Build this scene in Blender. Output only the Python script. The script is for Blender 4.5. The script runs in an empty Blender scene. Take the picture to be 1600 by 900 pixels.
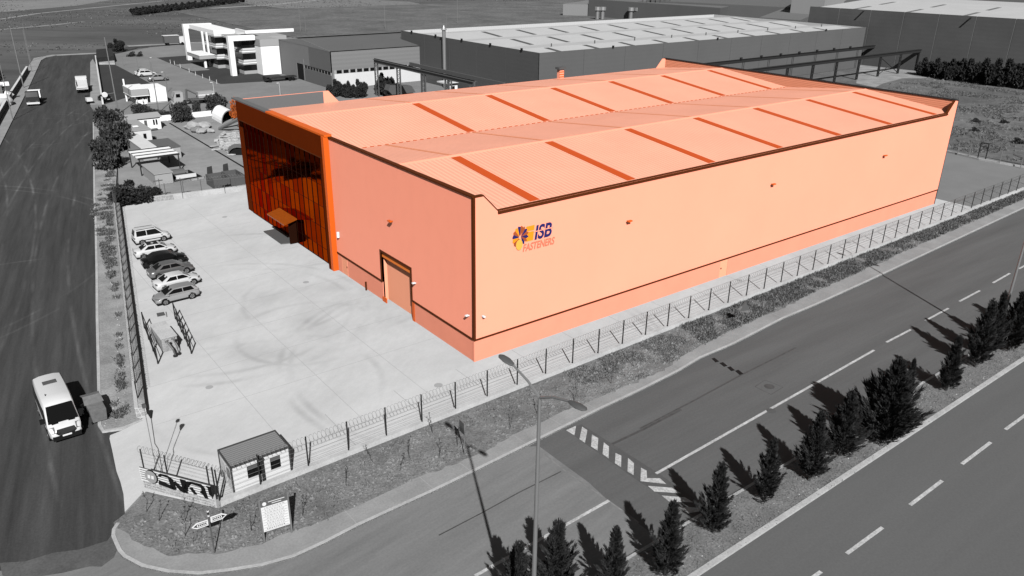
import bpy, bmesh, math, random
from mathutils import Vector, Matrix
from mathutils.geometry import tessellate_polygon
R = math.radians
rnd = random.Random(7)
scene = bpy.context.scene
col = scene.collection

# ------------------------------------------------------------------ camera
F_PX = 1228.98
YAW, PITCH, ROLL = 0.659525, 0.404808, 0.0147883
CAM = Vector((-34.333, -49.424, 32.8))
_f = Vector((math.sin(YAW)*math.cos(PITCH), math.cos(YAW)*math.cos(PITCH), -math.sin(PITCH)))
_r = Vector((math.cos(YAW), -math.sin(YAW), 0))
_u = _r.cross(_f)
RT = _r*math.cos(ROLL) + _u*math.sin(ROLL)
UP = -_r*math.sin(ROLL) + _u*math.cos(ROLL)
cd = bpy.data.cameras.new('camera'); cam = bpy.data.objects.new('camera', cd); col.objects.link(cam)
cd.sensor_width = 36; cd.lens = F_PX/1600*36; cd.clip_start = .5; cd.clip_end = 5000
m = Matrix((RT, UP, -_f)).transposed().to_4x4(); m.translation = CAM
cam.matrix_world = m
scene.camera = cam

# ------------------------------------------------------------------ light
SUN_EL, SHADOW_AZ = R(38.3), R(64)           # shadows run towards +x +y
w = bpy.data.worlds.new('World'); scene.world = w; w.use_nodes = True
wn = w.node_tree.nodes; wl = w.node_tree.links
bg = wn['Background']; sky = wn.new('ShaderNodeTexSky'); sky.sky_type = 'NISHITA'; sky.sun_disc = False
sky.sun_elevation = SUN_EL; sky.sun_rotation = R(90) - (SHADOW_AZ + math.pi)
sky.altitude = 200; sky.dust_density = .6
bw = wn.new('ShaderNodeRGBToBW')             # the picture is a black and white one: a neutral sky
wl.new(sky.outputs[0], bw.inputs[0]); wl.new(bw.outputs[0], bg.inputs[0]); bg.inputs[1].default_value = 0.05; sky.air_density = .7
sd = bpy.data.lights.new('sun', 'SUN'); sd.energy = 5.0; sd.angle = R(.5); sd.color = (1, 1, 1)
so = bpy.data.objects.new('sun', sd); col.objects.link(so)
ldir = Vector((math.cos(SHADOW_AZ)*math.cos(SUN_EL), math.sin(SHADOW_AZ)*math.cos(SUN_EL), -math.sin(SUN_EL)))
so.rotation_euler = ldir.to_track_quat('-Z', 'Y').to_euler()
vs = scene.view_settings; vs.view_transform = 'Standard'; vs.look = 'None'; vs.gamma = 1; vs.exposure = .46
scene.render.engine = 'CYCLES'; scene.cycles.diffuse_bounces = 0   # no orange bleeding onto the grey ground

# ------------------------------------------------------------------ helpers
def at(px, py, z=0.0):
    """where the sight line through a photo point meets the level z"""
    d = _f + RT*((px-800)/F_PX) - UP*((py-450)/F_PX)
    return CAM + d*((z-CAM.z)/d.z)
def g2(px, py, z=0.0):
    p = at(px, py, z); return (p.x, p.y)

MATS = {}
def mat(name, c, rough=.8, metal=0.0, noise=0.0, nscale=1.0, bump=0.0, bscale=20, spec=.5, fine=0.0, stretch=None,
        ribs=None, ribdepth=.3, ribtint=0.0, emit=None, obj=False, mid=None):
    """plain procedural paint: colour x broad noise x fine noise, fine bump, optional ribs ('x','y','z', pitch)"""
    if isinstance(c, (int, float)): c = (c, c, c)
    mt = bpy.data.materials.new(name); mt.use_nodes = True
    n = mt.node_tree.nodes; l = mt.node_tree.links; b = n['Principled BSDF']
    b.inputs['Roughness'].default_value = rough; b.inputs['Metallic'].default_value = metal
    b.inputs['Specular IOR Level'].default_value = spec
    b.inputs['Base Color'].default_value = (*c, 1)
    MATS[name] = mt
    if obj:
        pos = n.new('ShaderNodeTexCoord').outputs['Object']
    else:
        pos = n.new('ShaderNodeNewGeometry').outputs['Position']
    if stretch:
        mp = n.new('ShaderNodeMapping'); mp.vector_type = 'TEXTURE'; l.new(pos, mp.inputs[0]); mp.inputs['Rotation'].default_value = (0, 0, stretch[2])
        mp.inputs['Scale'].default_value = (1/stretch[0], 1/stretch[1], 1); npos = mp.outputs[0]
    else: npos = pos
    cur = None
    def mul(val_socket, lo, hi, cur):
        mr = n.new('ShaderNodeMapRange'); l.new(val_socket, mr.inputs[0])
        mr.inputs[1].default_value = .3; mr.inputs[2].default_value = .7
        mr.inputs[3].default_value = lo; mr.inputs[4].default_value = hi
        vm = n.new('ShaderNodeVectorMath'); vm.operation = 'SCALE'
        if cur is None: vm.inputs[0].default_value = c
        else: l.new(cur, vm.inputs[0])
        l.new(mr.outputs[0], vm.inputs['Scale']); return vm.outputs[0]
    if noise:
        t = n.new('ShaderNodeTexNoise'); t.inputs['Scale'].default_value = nscale; t.inputs['Detail'].default_value = 6
        t.inputs['Roughness'].default_value = .62; l.new(npos, t.inputs[0]); cur = mul(t.outputs[0], 1-noise, 1+noise, cur)
    if mid:
        t = n.new('ShaderNodeTexNoise'); t.inputs['Scale'].default_value = mid[1]; t.inputs['Detail'].default_value = 8; t.inputs['Roughness'].default_value = .7
        l.new(npos, t.inputs[0]); cur = mul(t.outputs[0], 1-mid[0], 1+mid[0], cur)
    if fine:
        t = n.new('ShaderNodeTexNoise'); t.inputs['Scale'].default_value = 7; t.inputs['Detail'].default_value = 5
        l.new(pos, t.inputs[0]); cur = mul(t.outputs[0], 1-fine, 1+fine, cur)
    hgt = None
    if ribs:
        ax, pitch = ribs
        sx = n.new('ShaderNodeSeparateXYZ'); l.new(pos, sx.inputs[0])
        ma = n.new('ShaderNodeMath'); ma.operation = 'MULTIPLY'; ma.inputs[1].default_value = 2*math.pi/pitch
        l.new(sx.outputs['xyz'.index(ax)], ma.inputs[0])
        sn = n.new('ShaderNodeMath'); sn.operation = 'SINE'; l.new(ma.outputs[0], sn.inputs[0]); hgt = sn.outputs[0]
        if ribtint:
            mr = n.new('ShaderNodeMapRange'); l.new(hgt, mr.inputs[0]); mr.inputs[1].default_value = .75; mr.inputs[2].default_value = 1
            mr.inputs[3].default_value = 1; mr.inputs[4].default_value = 1-ribtint
            vm = n.new('ShaderNodeVectorMath'); vm.operation = 'SCALE'
            if cur is None: vm.inputs[0].default_value = c
            else: l.new(cur, vm.inputs[0])
            l.new(mr.outputs[0], vm.inputs['Scale']); cur = vm.outputs[0]
    if cur is not None: l.new(cur, b.inputs['Base Color'])
    if bump or ribs:
        bp = n.new('ShaderNodeBump'); bp.inputs['Distance'].default_value = .05
        if ribs:
            bp.inputs['Strength'].default_value = ribdepth; l.new(hgt, bp.inputs['Height'])
        else:
            bp.inputs['Strength'].default_value = bump
            t = n.new('ShaderNodeTexNoise'); t.inputs['Scale'].default_value = bscale; t.inputs['Detail'].default_value = 4
            l.new(pos, t.inputs[0]); l.new(t.outputs[0], bp.inputs['Height'])
        l.new(bp.outputs[0], b.inputs['Normal'])
    if emit: b.inputs['Emission Strength'].default_value = emit
    return mt

def arcs(mname, rings, amount=.35, width=.18):
    """tyre marks: faint dark rubber arcs (cx, cy, radius) broken up by noise"""
    mt = MATS[mname]; n = mt.node_tree.nodes; l = mt.node_tree.links; b = n['Principled BSDF']
    pos = n.new('ShaderNodeNewGeometry').outputs['Position']
    total = None
    for cx, cy, r in rings:
        d = n.new('ShaderNodeVectorMath'); d.operation = 'DISTANCE'; l.new(pos, d.inputs[0]); d.inputs[1].default_value = (cx, cy, 0)
        s = n.new('ShaderNodeMath'); s.operation = 'SUBTRACT'; l.new(d.outputs['Value'], s.inputs[0]); s.inputs[1].default_value = r
        a = n.new('ShaderNodeMath'); a.operation = 'ABSOLUTE'; l.new(s.outputs[0], a.inputs[0])
        mr = n.new('ShaderNodeMapRange'); mr.interpolation_type = 'SMOOTHSTEP'; l.new(a.outputs[0], mr.inputs[0])
        mr.inputs[1].default_value = 0; mr.inputs[2].default_value = width; mr.inputs[3].default_value = 1; mr.inputs[4].default_value = 0
        if total is None: total = mr.outputs[0]
        else:
            mx = n.new('ShaderNodeMath'); mx.operation = 'MAXIMUM'; l.new(total, mx.inputs[0]); l.new(mr.outputs[0], mx.inputs[1]); total = mx.outputs[0]
    t = n.new('ShaderNodeTexNoise'); t.inputs['Scale'].default_value = .16; t.inputs['Detail'].default_value = 3; l.new(pos, t.inputs[0])
    mr = n.new('ShaderNodeMapRange'); l.new(t.outputs[0], mr.inputs[0]); mr.inputs[1].default_value = .42; mr.inputs[2].default_value = .66
    mr.inputs[3].default_value = 0; mr.inputs[4].default_value = amount
    mu = n.new('ShaderNodeMath'); mu.operation = 'MULTIPLY'; l.new(total, mu.inputs[0]); l.new(mr.outputs[0], mu.inputs[1])
    om = n.new('ShaderNodeMath'); om.operation = 'SUBTRACT'; om.inputs[0].default_value = 1; l.new(mu.outputs[0], om.inputs[1])
    vm = n.new('ShaderNodeVectorMath'); vm.operation = 'SCALE'
    src = b.inputs['Base Color'].links[0].from_socket
    l.new(src, vm.inputs[0]); l.new(om.outputs[0], vm.inputs['Scale']); l.new(vm.outputs[0], b.inputs['Base Color'])

class MB:
    def __init__(s): s.v = []; s.f = []
    def add(s, vs, fs):
        o = len(s.v); s.v += [tuple(p) for p in vs]; s.f += [tuple(i+o for i in f) for f in fs]; return s
    def box(s, x0, x1, y0, y1, z0, z1):
        return s.add([(x0,y0,z0),(x1,y0,z0),(x1,y1,z0),(x0,y1,z0),(x0,y0,z1),(x1,y0,z1),(x1,y1,z1),(x0,y1,z1)],
                     [(3,2,1,0),(4,5,6,7),(0,1,5,4),(1,2,6,5),(2,3,7,6),(3,0,4,7)])
    def quad(s, a, b, c, d): return s.add([a,b,c,d], [(0,1,2,3)])
    def slab(s, pts, t, d=(0,0,-1)):
        """n-gon (convex) given thickness t along d"""
        n = len(pts); dv = Vector(d)*t
        b = [tuple(Vector(p)+dv) for p in pts]
        return s.add(list(pts)+b, [tuple(range(n)), tuple(range(2*n-1, n-1, -1))] + [(i, i+n, (i+1)%n+n, (i+1)%n) for i in range(n)])
    def prism(s, pts, z0, z1, bottom=False):
        """vertical prism over a 2D outline, concave allowed"""
        a = sum(pts[i][0]*pts[(i+1)%len(pts)][1]-pts[(i+1)%len(pts)][0]*pts[i][1] for i in range(len(pts)))
        if a < 0: pts = pts[::-1]
        n = len(pts)
        tri = tessellate_polygon([[Vector((p[0], p[1], 0)) for p in pts]])
        vs = [(p[0],p[1],z1) for p in pts] + [(p[0],p[1],z0) for p in pts]
        fs = []
        for t in tri:
            a_, b_, c_ = [Vector(vs[i]) for i in t]
            fs.append(tuple(t) if (b_-a_).cross(c_-a_).z > 0 else tuple(t[::-1]))
        fs += [(i, i+n, (i+1)%n+n, (i+1)%n) for i in range(n)]
        return s.add(vs, fs)
    def tube(s, pts, r, k=6, r1=None):
        pts = [Vector(p) for p in pts]; n = len(pts); vs = []; fs = []
        r1 = r if r1 is None else r1
        for i, p in enumerate(pts):
            d = (pts[min(i+1, n-1)] - pts[max(i-1, 0)]).normalized()
            a = d.cross(Vector((0,0,1))); a = a.normalized() if a.length > .05 else Vector((1,0,0)); b = d.cross(a)
            rr = r + (r1-r)*i/max(1, n-1)
            vs += [tuple(p + a*math.cos(2*math.pi*j/k)*rr + b*math.sin(2*math.pi*j/k)*rr) for j in range(k)]
        for i in range(n-1):
            fs += [(i*k+j, i*k+(j+1)%k, (i+1)*k+(j+1)%k, (i+1)*k+j) for j in range(k)]
        fs += [tuple(range(k-1,-1,-1)), tuple((n-1)*k+j for j in range(k))]
        return s.add(vs, fs)
    def ribbon(s, line, w, z0, z1, side=0):
        """strip of width w along a 2D line; side -1/0/1 puts it right/centre/left"""
        n = len(line); L = []; Rr = []
        for i in range(n):
            a = Vector(line[max(i-1,0)][:2]); b = Vector(line[min(i+1,n-1)][:2]); d = (b-a).normalized(); nn = Vector((-d.y, d.x))
            p = Vector(line[i][:2]); L.append(p+nn*w*(.5+side*.5)); Rr.append(p-nn*w*(.5-side*.5))
        for i in range(n-1):
            a,b,c,d = Rr[i],Rr[i+1],L[i+1],L[i]
            s.add([(a.x,a.y,z1),(b.x,b.y,z1),(c.x,c.y,z1),(d.x,d.y,z1),(a.x,a.y,z0),(b.x,b.y,z0),(c.x,c.y,z0),(d.x,d.y,z0)],
                  [(0,1,2,3),(0,4,5,1),(2,6,7,3)] + ([(0,3,7,4)] if i == 0 else []) + ([(1,5,6,2)] if i == n-2 else []))
        return s
    def mesh(s, name, material, off=(0,0,0), smooth=False):
        me = bpy.data.meshes.new(name)
        me.from_pydata([(p[0]-off[0], p[1]-off[1], p[2]-off[2]) for p in s.v], [], s.f); me.update()
        if material: me.materials.append(material if not isinstance(material, str) else MATS[material])
        if smooth:
            me.polygons.foreach_set('use_smooth', [True]*len(me.polygons)); me.set_sharp_from_angle(angle=R(35))
        return me
    def build(s, name, material, parent=None, smooth=False, world=True, loc=(0,0,0)):
        off = wloc(parent) if (world and parent) else (0,0,0)
        o = bpy.data.objects.new(name, s.mesh(name, material, off, smooth)); col.objects.link(o)
        if parent: o.parent = parent
        o.location = loc
        return o
def wloc(o):
    v = Vector((0,0,0))
    while o: v += o.location; o = o.parent
    return v
def tag(o, label=None, cat=None, group=None, kind=None):
    if label: o['label'] = label
    if cat: o['category'] = cat
    if group: o['group'] = group
    if kind: o['kind'] = kind
    return o
def thing(name, loc, label, cat, group=None, rz=0):
    o = bpy.data.objects.new(name, None); col.objects.link(o); o.location = loc; o.rotation_euler = (0,0,rz); o.empty_display_size = .3
    return tag(o, label, cat, group)
def struct(mb, name, material, parent=None, **k):
    o = mb.build(name, material, parent, **k)
    if parent is None: o['kind'] = 'structure'
    return o
def inst(name, me, parent, loc=(0,0,0), rz=0, scale=None):
    o = bpy.data.objects.new(name, me); col.objects.link(o); o.parent = parent; o.location = loc; o.rotation_euler = (0,0,rz)
    if scale: o.scale = scale
    return o
def copy_tree(src, parent=None):
    c = src.copy(); col.objects.link(c); c.parent = parent
    for ch in src.children: copy_tree(ch, c)
    return c
def inpoly(x, y, poly):
    c = False; n = len(poly); j = n-1
    for i in range(n):
        xi, yi = poly[i][:2]; xj, yj = poly[j][:2]
        if (yi > y) != (yj > y) and x < (xj-xi)*(y-yi)/(yj-yi)+xi: c = not c
        j = i
    return c

# ------------------------------------------------------------------ materials
mat('field', .060, 1, noise=.35, nscale=.012, fine=.2, mid=(.5, .05), bump=.6, bscale=2, stretch=(.35, 1, -.66))
mat('rough_ground', .085, 1, noise=.35, nscale=.06, mid=(.4,.5), fine=.4, bump=.8, bscale=3)
mat('asphalt_west', .145, .9, noise=.12, nscale=.3, fine=.07, mid=(.10,.8), stretch=(.2, 1.6, .12), spec=.2)
mat('asphalt_main', .088, .9, noise=.14, nscale=.22, fine=.07, mid=(.06,.9), bump=.15, bscale=60, stretch=(.14, 2.0, .0), spec=.25)
mat('asphalt_south', .092, .9, noise=.07, nscale=.2, fine=.06, bump=.15, bscale=60, stretch=(.15, 1.6, .0), spec=.25)
mat('asphalt_side', .040, .9, noise=.30, nscale=.3, fine=.12, mid=(.28,.9), bump=.15, bscale=60, stretch=(.10, 1.6, R(78)), spec=.25)
mat('asphalt_patch', .07, .9, noise=.12, nscale=.5, fine=.1, bump=.15, bscale=60, spec=.25)
mat('seam', .045, .9, noise=.3, nscale=2)
mat('seam_pale', .15, .9, noise=.3, nscale=2)
mat('yard', .43, .85, mid=(.05,.9), noise=.10, nscale=.10, fine=.03, bump=.08, bscale=30, stretch=(1, 1.8, .5))
mat('joint', .28, .9)
mat('pavement', .215, .9, noise=.18, nscale=.35, fine=.10, bump=.2, bscale=25)
mat('kerb', .28, .9, noise=.25, nscale=.8, fine=.2, bump=.2)
mat('kerb_light', .33, .85, noise=.15, nscale=.8, fine=.12, bump=.2)
mat('soil', .128, 1, noise=.25, nscale=.25, mid=(.3,1.3), fine=.32, bump=1, bscale=5)
mat('median_soil', .125, 1, noise=.25, nscale=.6, fine=.3, bump=1, bscale=6)
mat('verge', .21, 1, noise=.3, nscale=.5, fine=.22, bump=.8, bscale=6)
mat('neighbour_concrete', .205, .9, mid=(.10,.6), noise=.18, nscale=.12, fine=.05, bump=.15, bscale=20)
mat('factory_asphalt', .155, .9, mid=(.1,.3), noise=.15, nscale=.06, fine=.05)
mat('dirt', .21, 1, noise=.3, nscale=.25, fine=.2)
mat('lawn', .016, 1, noise=.25, nscale=.15, fine=.3, bump=.5, bscale=4)
mat('apron', .15, .9, noise=.10, nscale=.15, fine=.06)
mat('paint_white', .36, .8, noise=.22, nscale=1.2, fine=.28)
mat('rubber', .008, .9, spec=.15)
mat('stone', .26, .9, noise=.25, nscale=1.2, fine=.25, bump=.5, bscale=12)
mat('mortar', .14, .95, noise=.2, nscale=2)
mat('wall_concrete', .37, .9, noise=.14, nscale=.5, fine=.1, bump=.2)
mat('steel_dark', .016, .7, spec=.25)
mat('steel_mid', .09, .6, metal=.3)
mat('steel_pale', .30, .5, metal=.6)
mat('galv', .22, .5, metal=.5)
mat('wire', .13, .6, metal=.4)
OR = (1.0, .345, .222)
mat('hall_wall', OR, .55, noise=.03, nscale=.1)
mat('hall_side', OR, .55, noise=.02, nscale=.5, stretch=(1,1.5,0))
mat('hall_plinth', (.80, .27, .17), .8, noise=.04, nscale=.4)
mat('hall_roof', (.80, .35, .235), .5, ribs=('x', .5), ribdepth=.35, ribtint=.13, noise=.05, nscale=.15)
mat('hall_rib_lining', (.86, .30, .17), .6)
mat('hall_rib_shade', (.80, .22, .08), .6)  # deeper orange behind the ribs: shadow lines between them put into the colour
mat('hall_trim', (.075, .016, .0015), .7, spec=.15)
mat('hall_cap', (.60, .10, .006), .5)
mat('hall_column', (.62, .095, .005), .5)
mat('hall_fascia', (.10, .014, .001), .9, spec=.03, ribs=('y', .35), ribdepth=.1, noise=.05, nscale=.5)
mat('hall_skylight', (.46, .066, .011), .5, spec=.2)
mat('hall_skylight_pale', (.72, .24, .11), .4)
mat('hall_glass', (.48, .12, .015), .05, metal=1)
MATS['hall_glass'].node_tree.nodes['Principled BSDF'].inputs['Specular Tint'].default_value = (.55,.25,.08,1)
mat('hall_mullion', (.012, .003, .001), .7, spec=.05)
MATS['hall_glass'].node_tree.nodes['Principled BSDF'].inputs['Specular Tint'].default_value = (.55,.25,.08,1)
mat('hall_glass_dark', (.38, .095, .012), .05, metal=1)
MATS['hall_glass_dark'].node_tree.nodes['Principled BSDF'].inputs['Specular Tint'].default_value = (.5,.23,.07,1)
mat('hall_canopy', (.24, .05, .004), .35, noise=.15, nscale=3)
mat('hall_door', (.86, .34, .20), .7)
mat('hall_reveal', (.70, .17, .02), .7)
mat('lining_grey', .11, .8)
mat('logo_navy', (.012, .014, .10), .5)
mat('logo_orange', (.85, .26, .01), .5)
mat('logo_rust', (.32, .07, .02), .5)
mat('logo_salmon', (.72, .16, .09), .5)
mat('logo_yellow', (.75, .38, .06), .5)
mat('white', .72, .6, noise=.03, nscale=.5)
mat('offwhite', .5, .7, noise=.05, nscale=.5)
mat('pale_band', .27, .7)
mat('glass_dark', .004, .12, spec=.22)
mat('glass_house', .006, .15, spec=.25)
mat('grey_clad', .155, .7, ribs=('y', .8), ribdepth=.1)
mat('grey_clad_front', .15, .7, ribs=('z', 1.0), ribdepth=.15)
mat('grey_clad_dark', .10, .7)
mat('grey_roof', .092, .6, ribs=('x', .6), ribdepth=.2, noise=.05, nscale=.1)
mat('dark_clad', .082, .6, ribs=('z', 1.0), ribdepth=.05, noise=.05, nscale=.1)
mat('dark_clad_shaded', .064, .6, ribs=('z', 1.0), ribdepth=.05, noise=.05, nscale=.1)  # same cladding, with the shade of its side faces put into the colour
mat('dark_roof', .40, .6, ribs=('x', .8), ribdepth=.15, noise=.04, nscale=.15)
mat('dark_roof_strip', .07, .6)
mat('lining_pale', .42, .8, ribs=('x', .8), ribdepth=.2)
mat('big_clad', .058, .6, ribs=('z', 1.2), ribdepth=.06, noise=.12, nscale=.12)
mat('car_white', .47, .25, spec=.6, obj=True, noise=.02)
mat('car_black', .004, .2, spec=.3, obj=True)
mat('car_grey', .22, .3, metal=.7, obj=True)
mat('car_silver', .42, .3, metal=.65, obj=True)
mat('tyre', .008, .9, obj=True, spec=.1)
mat('rim', .35, .35, metal=.8, obj=True)
mat('car_dark', .006, .6, obj=True, spec=.2)
mat('lamp_glass', .10, .2, obj=True)
mat('tail_lamp', .10, .3, obj=True)
mat('plate', .6, .5, obj=True)
mat('leaf_cypress', .016, .9, noise=.35, nscale=1.5, obj=True, spec=.2)
mat('leaf_cypress_light', .030, .9, noise=.35, nscale=1.5, obj=True, spec=.2)
mat('leaf_bush', .05, .9, noise=.35, nscale=1.5, obj=True, spec=.2)
mat('leaf_dark', .022, .9, noise=.35, nscale=1.5, obj=True, spec=.2)
mat('leaf_orange', (.35, .07, .005), .9, noise=.3, nscale=1.5, obj=True)
mat('bark', .045, .9, obj=True)
mat('weed', .045, 1, noise=.5, nscale=2)
mat('weed_pale', .14, 1, noise=.4, nscale=2)
mat('kiosk_wall', .52, .7, noise=.05, nscale=1)
mat('kiosk_roof', .08, .5, metal=.3)
mat('kiosk_roof_rib', .24, .5, metal=.3)
mat('kiosk_frame', .04, .5)
mat('sign_black', .004, .6, spec=.2)
mat('sign_white', .55, .6)
mat('sign_grey', .075, .6)
mat('sign_line', .22, .6)
mat('canvas', .26, .8, noise=.15, nscale=1)
mat('rubble', .33, .95, noise=.5, nscale=1.2, fine=.3)
mat('person_skin', .30, .7); mat('cloth_white', .6, .9); mat('cloth_dark', .03, .9)
mat('bin_metal', .13, .6, noise=.2, nscale=3, obj=True)
mat('rubbish_bag', .45, .6, noise=.4, nscale=6)
arcs('yard', [(-9, 14, 6.5), (-3, 20, 9.5), (-14, 22, 12.0), (-14, 22, 13.6), (-16, 6, 9.0), (2, 2, 16.5), (2, 2, 17.4), (-11, 30, 15.5)], .17, .5)
arcs('yard', [(-5, 15, 3.5), (-9, 17, 7)], .15, 3.0)
arcs('asphalt_side', [(364.6+o_, -22.4, 400) for o_ in (-5.5, -2.2, 2.6, 6.0)] + [(-325+o_, 110, 300) for o_ in (-2, 1.2, 4.5)], -.9, .28)
arcs('asphalt_side', [(-14, 135, 8), (-14, 135, 10), (-5, 142, 13), (-8, 128, 18), (-20, 125, 15), (-33, 20, 30), (-50, 60, 34), (-50, 60, 35.6)], -.6, .3)

# ------------------------------------------------------------------ ground
Z0 = -.12
struct(MB().prism([(-900,-300), (2600,-300), (2600,2600), (-900,2600)], -.5, -.3), 'field', 'field')
K1 = [g2(*p, 0) for p in [(182,817),(175,827),(174,838),(179,850),(184,861),(192,870),(220,885),(260,894),(310,897.5),(360,892),(410,884),(460,870),(510,847),(560,821),
     (680,766),(738,738),(824.5,695),(882,667),(934,641),(1000,610),(1062,579),(1095,559),(1147,537),(1225,497),(1280,474),(1357,439),(1440,400),(1600,325)]]
K1 += [(118, -8.2), (160, 2), (260, 45)]
INNER = [g2(*p, 0) for p in [(189,812),(197,827),(235,847),(267,862),(335,864),(372,857),(410,850),(435,837),(497,817),(530,802),(560,790),(640,752),(720,714),(760,698),(800,680),(850,658),
     (880,642),(910,632),(1000,593),(1100,537),(1150,512),(1225,477),(1325,432),(1400,398),(1535,339),(1600,310)]]
INNER += [(118, -5.2), (160, 5), (260, 48)]
# roads
struct(MB().prism([(-120,-180), (420,-180), (420,-27.9), (-120,-28.2)], -.45, Z0), 'south_road', 'asphalt_south')
struct(MB().prism([(-120,-27.5), (420,-27.5), (420, 75), (160,4), (118,-6), (60,-9), (40,-9), (-10,-13), (-24,-8), (-29,-3), (-60,-3), (-120,-10)], -.45, Z0+.002), 'main_road', 'asphalt_main')
_r = random.Random(4); _e = [Vector(g2(178,850,Z0)), Vector(g2(165,872,Z0)), Vector(g2(80,872,Z0)), Vector(g2(0,893,Z0)), Vector((-52,-19))]; jag = []
for a_, b_ in zip(_e, _e[1:]):
    for k_ in range(14): q_ = a_.lerp(b_, k_/14); jag.append((q_.x+_r.uniform(-.06,.06), q_.y+_r.uniform(-.06,.06)))
side = [g2(200,790,Z0)] + jag + [(-52,-20), (-60,-20), (-45.6,0), (-21.9,115), (-8.2,180.7), (3.0,236), (5.5,243),
        (9,247), (21,246), (34,262), (60,262), (60,257), (36,257), (24,241), (18.5,235), g2(145,110,Z0), g2(160,165,Z0), g2(175,187,Z0), g2(172,300,Z0), g2(200,600,Z0)]
struct(MB().prism(side, -.4, Z0+.008), 'side_road', 'asphalt_side')
struct(MB().prism([g2(842,697,Z0), g2(880,725,Z0), g2(920,754,Z0), g2(951,783,Z0), g2(1003,822,Z0), g2(1040,850,Z0), (-60,-25.4), (-60,-3.2), (-29,-3.2), (-24,-8.2), (-10,-12.8), (-4,-12.5)], -.4, Z0+.005), 'old_road_section', 'asphalt_west')
mat('asphalt_worn', .075, .9, noise=.25, nscale=.5, fine=.15, spec=.2)
_w = [g2(*q_, Z0) for q_ in [(186,828),(176,852),(160,868),(130,876),(90,880),(50,886),(0,898)]]
_r2 = random.Random(9)
_out = [(Vector(q_)+Vector((_r2.uniform(-.25,.25), -.7-_r2.random()*.5)))[:] for q_ in _w]; _in = [(Vector(q_)+Vector((_r2.uniform(-.3,.3), .5+_r2.random()*.8)))[:] for q_ in _w]
struct(MB().prism(_out+_in[::-1], Z0, Z0+.0125), 'worn_edge', 'asphalt_worn')
# paved yard
FENCE_A, FENCE_B = (-23.9, -5.85), (104, -4.2)
def fy(x): return FENCE_A[1] + (x-FENCE_A[0])/(FENCE_B[0]-FENCE_A[0])*(FENCE_B[1]-FENCE_A[1])
yard_poly = [g2(172,680), (-27.9,6.1), g2(175,702), g2(182,736), g2(188,752), g2(193,772), g2(195,800), g2(225,768), (-24.0,-5.9), (84, fy(84)), (83.5, 62.3), (3.8,62.3), (-13.7,64.9), (-24.9,7.8), g2(215,660), g2(192,672)]
yard = struct(MB().prism(yard_poly, -.25, 0), 'yard', 'yard')
jm = MB()
for x in range(-20, 84, 6): jm.ribbon([(x, fy(x)+.2), (x, -.05)], .045, .001, .004)
jm.ribbon([(-23, -2.9), (84, -2.9)], .045, .001, .004)
for y in (6, 12, 18, 24, 30, 36, 42, 48, 54): jm.ribbon([(-24.4+(y-8)*.196, y), (-.3, y)], .03, .001, .004)
for x in (-18, -12, -6): jm.ribbon([(x, -2.9), (x, 60)], .03, .001, .0045)
jm.build('expansion_joint', 'joint', yard, world=True)
struct(MB().prism([(84.02, fy(84)), (116, -4.6), (118, 15), (122, 62), (84.02, 62)], -.25, -.01), 'side_apron', 'apron')
struct(MB().prism([(118.3, -4.4), (420, 130), (420, 420), (96, 420), (96, 62.2), (122.2, 62.2), (118.2, 15)], -.3, -.05), 'rough_ground', 'rough_ground')
struct(MB().ribbon([g2(1480,325), g2(1533,330), g2(1537,333)], .2, 0, .01), 'apron_edge', 'kerb_light')
# pavement along the main road with its kerb, planted strip behind it
pav = struct(MB().prism(K1 + INNER[::-1], -.25, .0), 'pavement', 'pavement')
struct(MB().ribbon(K1, .22, -.25, .02, side=1), 'kerb', 'kerb_light')
def ragged(line, amp, step=.45, seed=2):
    r_ = random.Random(seed); out = []
    for a, b in zip(line, line[1:]):
        a, b = Vector(a), Vector(b); n_ = max(1, int((b-a).length/step)); d = (b-a).normalized(); q = Vector((-d.y, d.x))
        for k in range(n_):
            p = a.lerp(b, k/n_); v = amp*(.5*math.sin(k*.35+a.x*.6)+.6*math.sin(p.x*.31+p.y*.2)+r_.uniform(-.45,.45)); out.append((p-q*max(-.15, v))[:])
    return out + [tuple(line[-1])]
soil_edge = ragged([p for p in INNER if p[0] < 70], .38) + [p for p in INNER if p[0] >= 70]
soil_poly = soil_edge + [(260,49), (158,7), (118,-4.4), (84, fy(84)-.35), (-23.6, fy(-23.6)-.35), (-24.2,-6.3), g2(228,768), g2(195,803)]
struct(MB().prism(soil_poly, -.25, .006), 'planted_strip', 'soil')
# pavement cross joints (slabs seen on the receding part)
jm = MB()
for i in range(13, len(K1)-3):
    a, b = Vector(K1[i]), Vector(K1[i+1]); n_ = max(1, int((b-a).length/3))
    for j in range(n_):
        p = a.lerp(b, j/n_); d = (b-a).normalized(); q = p + Vector((-d.y, d.x))*1.9
        jm.ribbon([p, q], .035, .001, .004)
jm.build('slab_joint', 'joint', pav)
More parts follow.
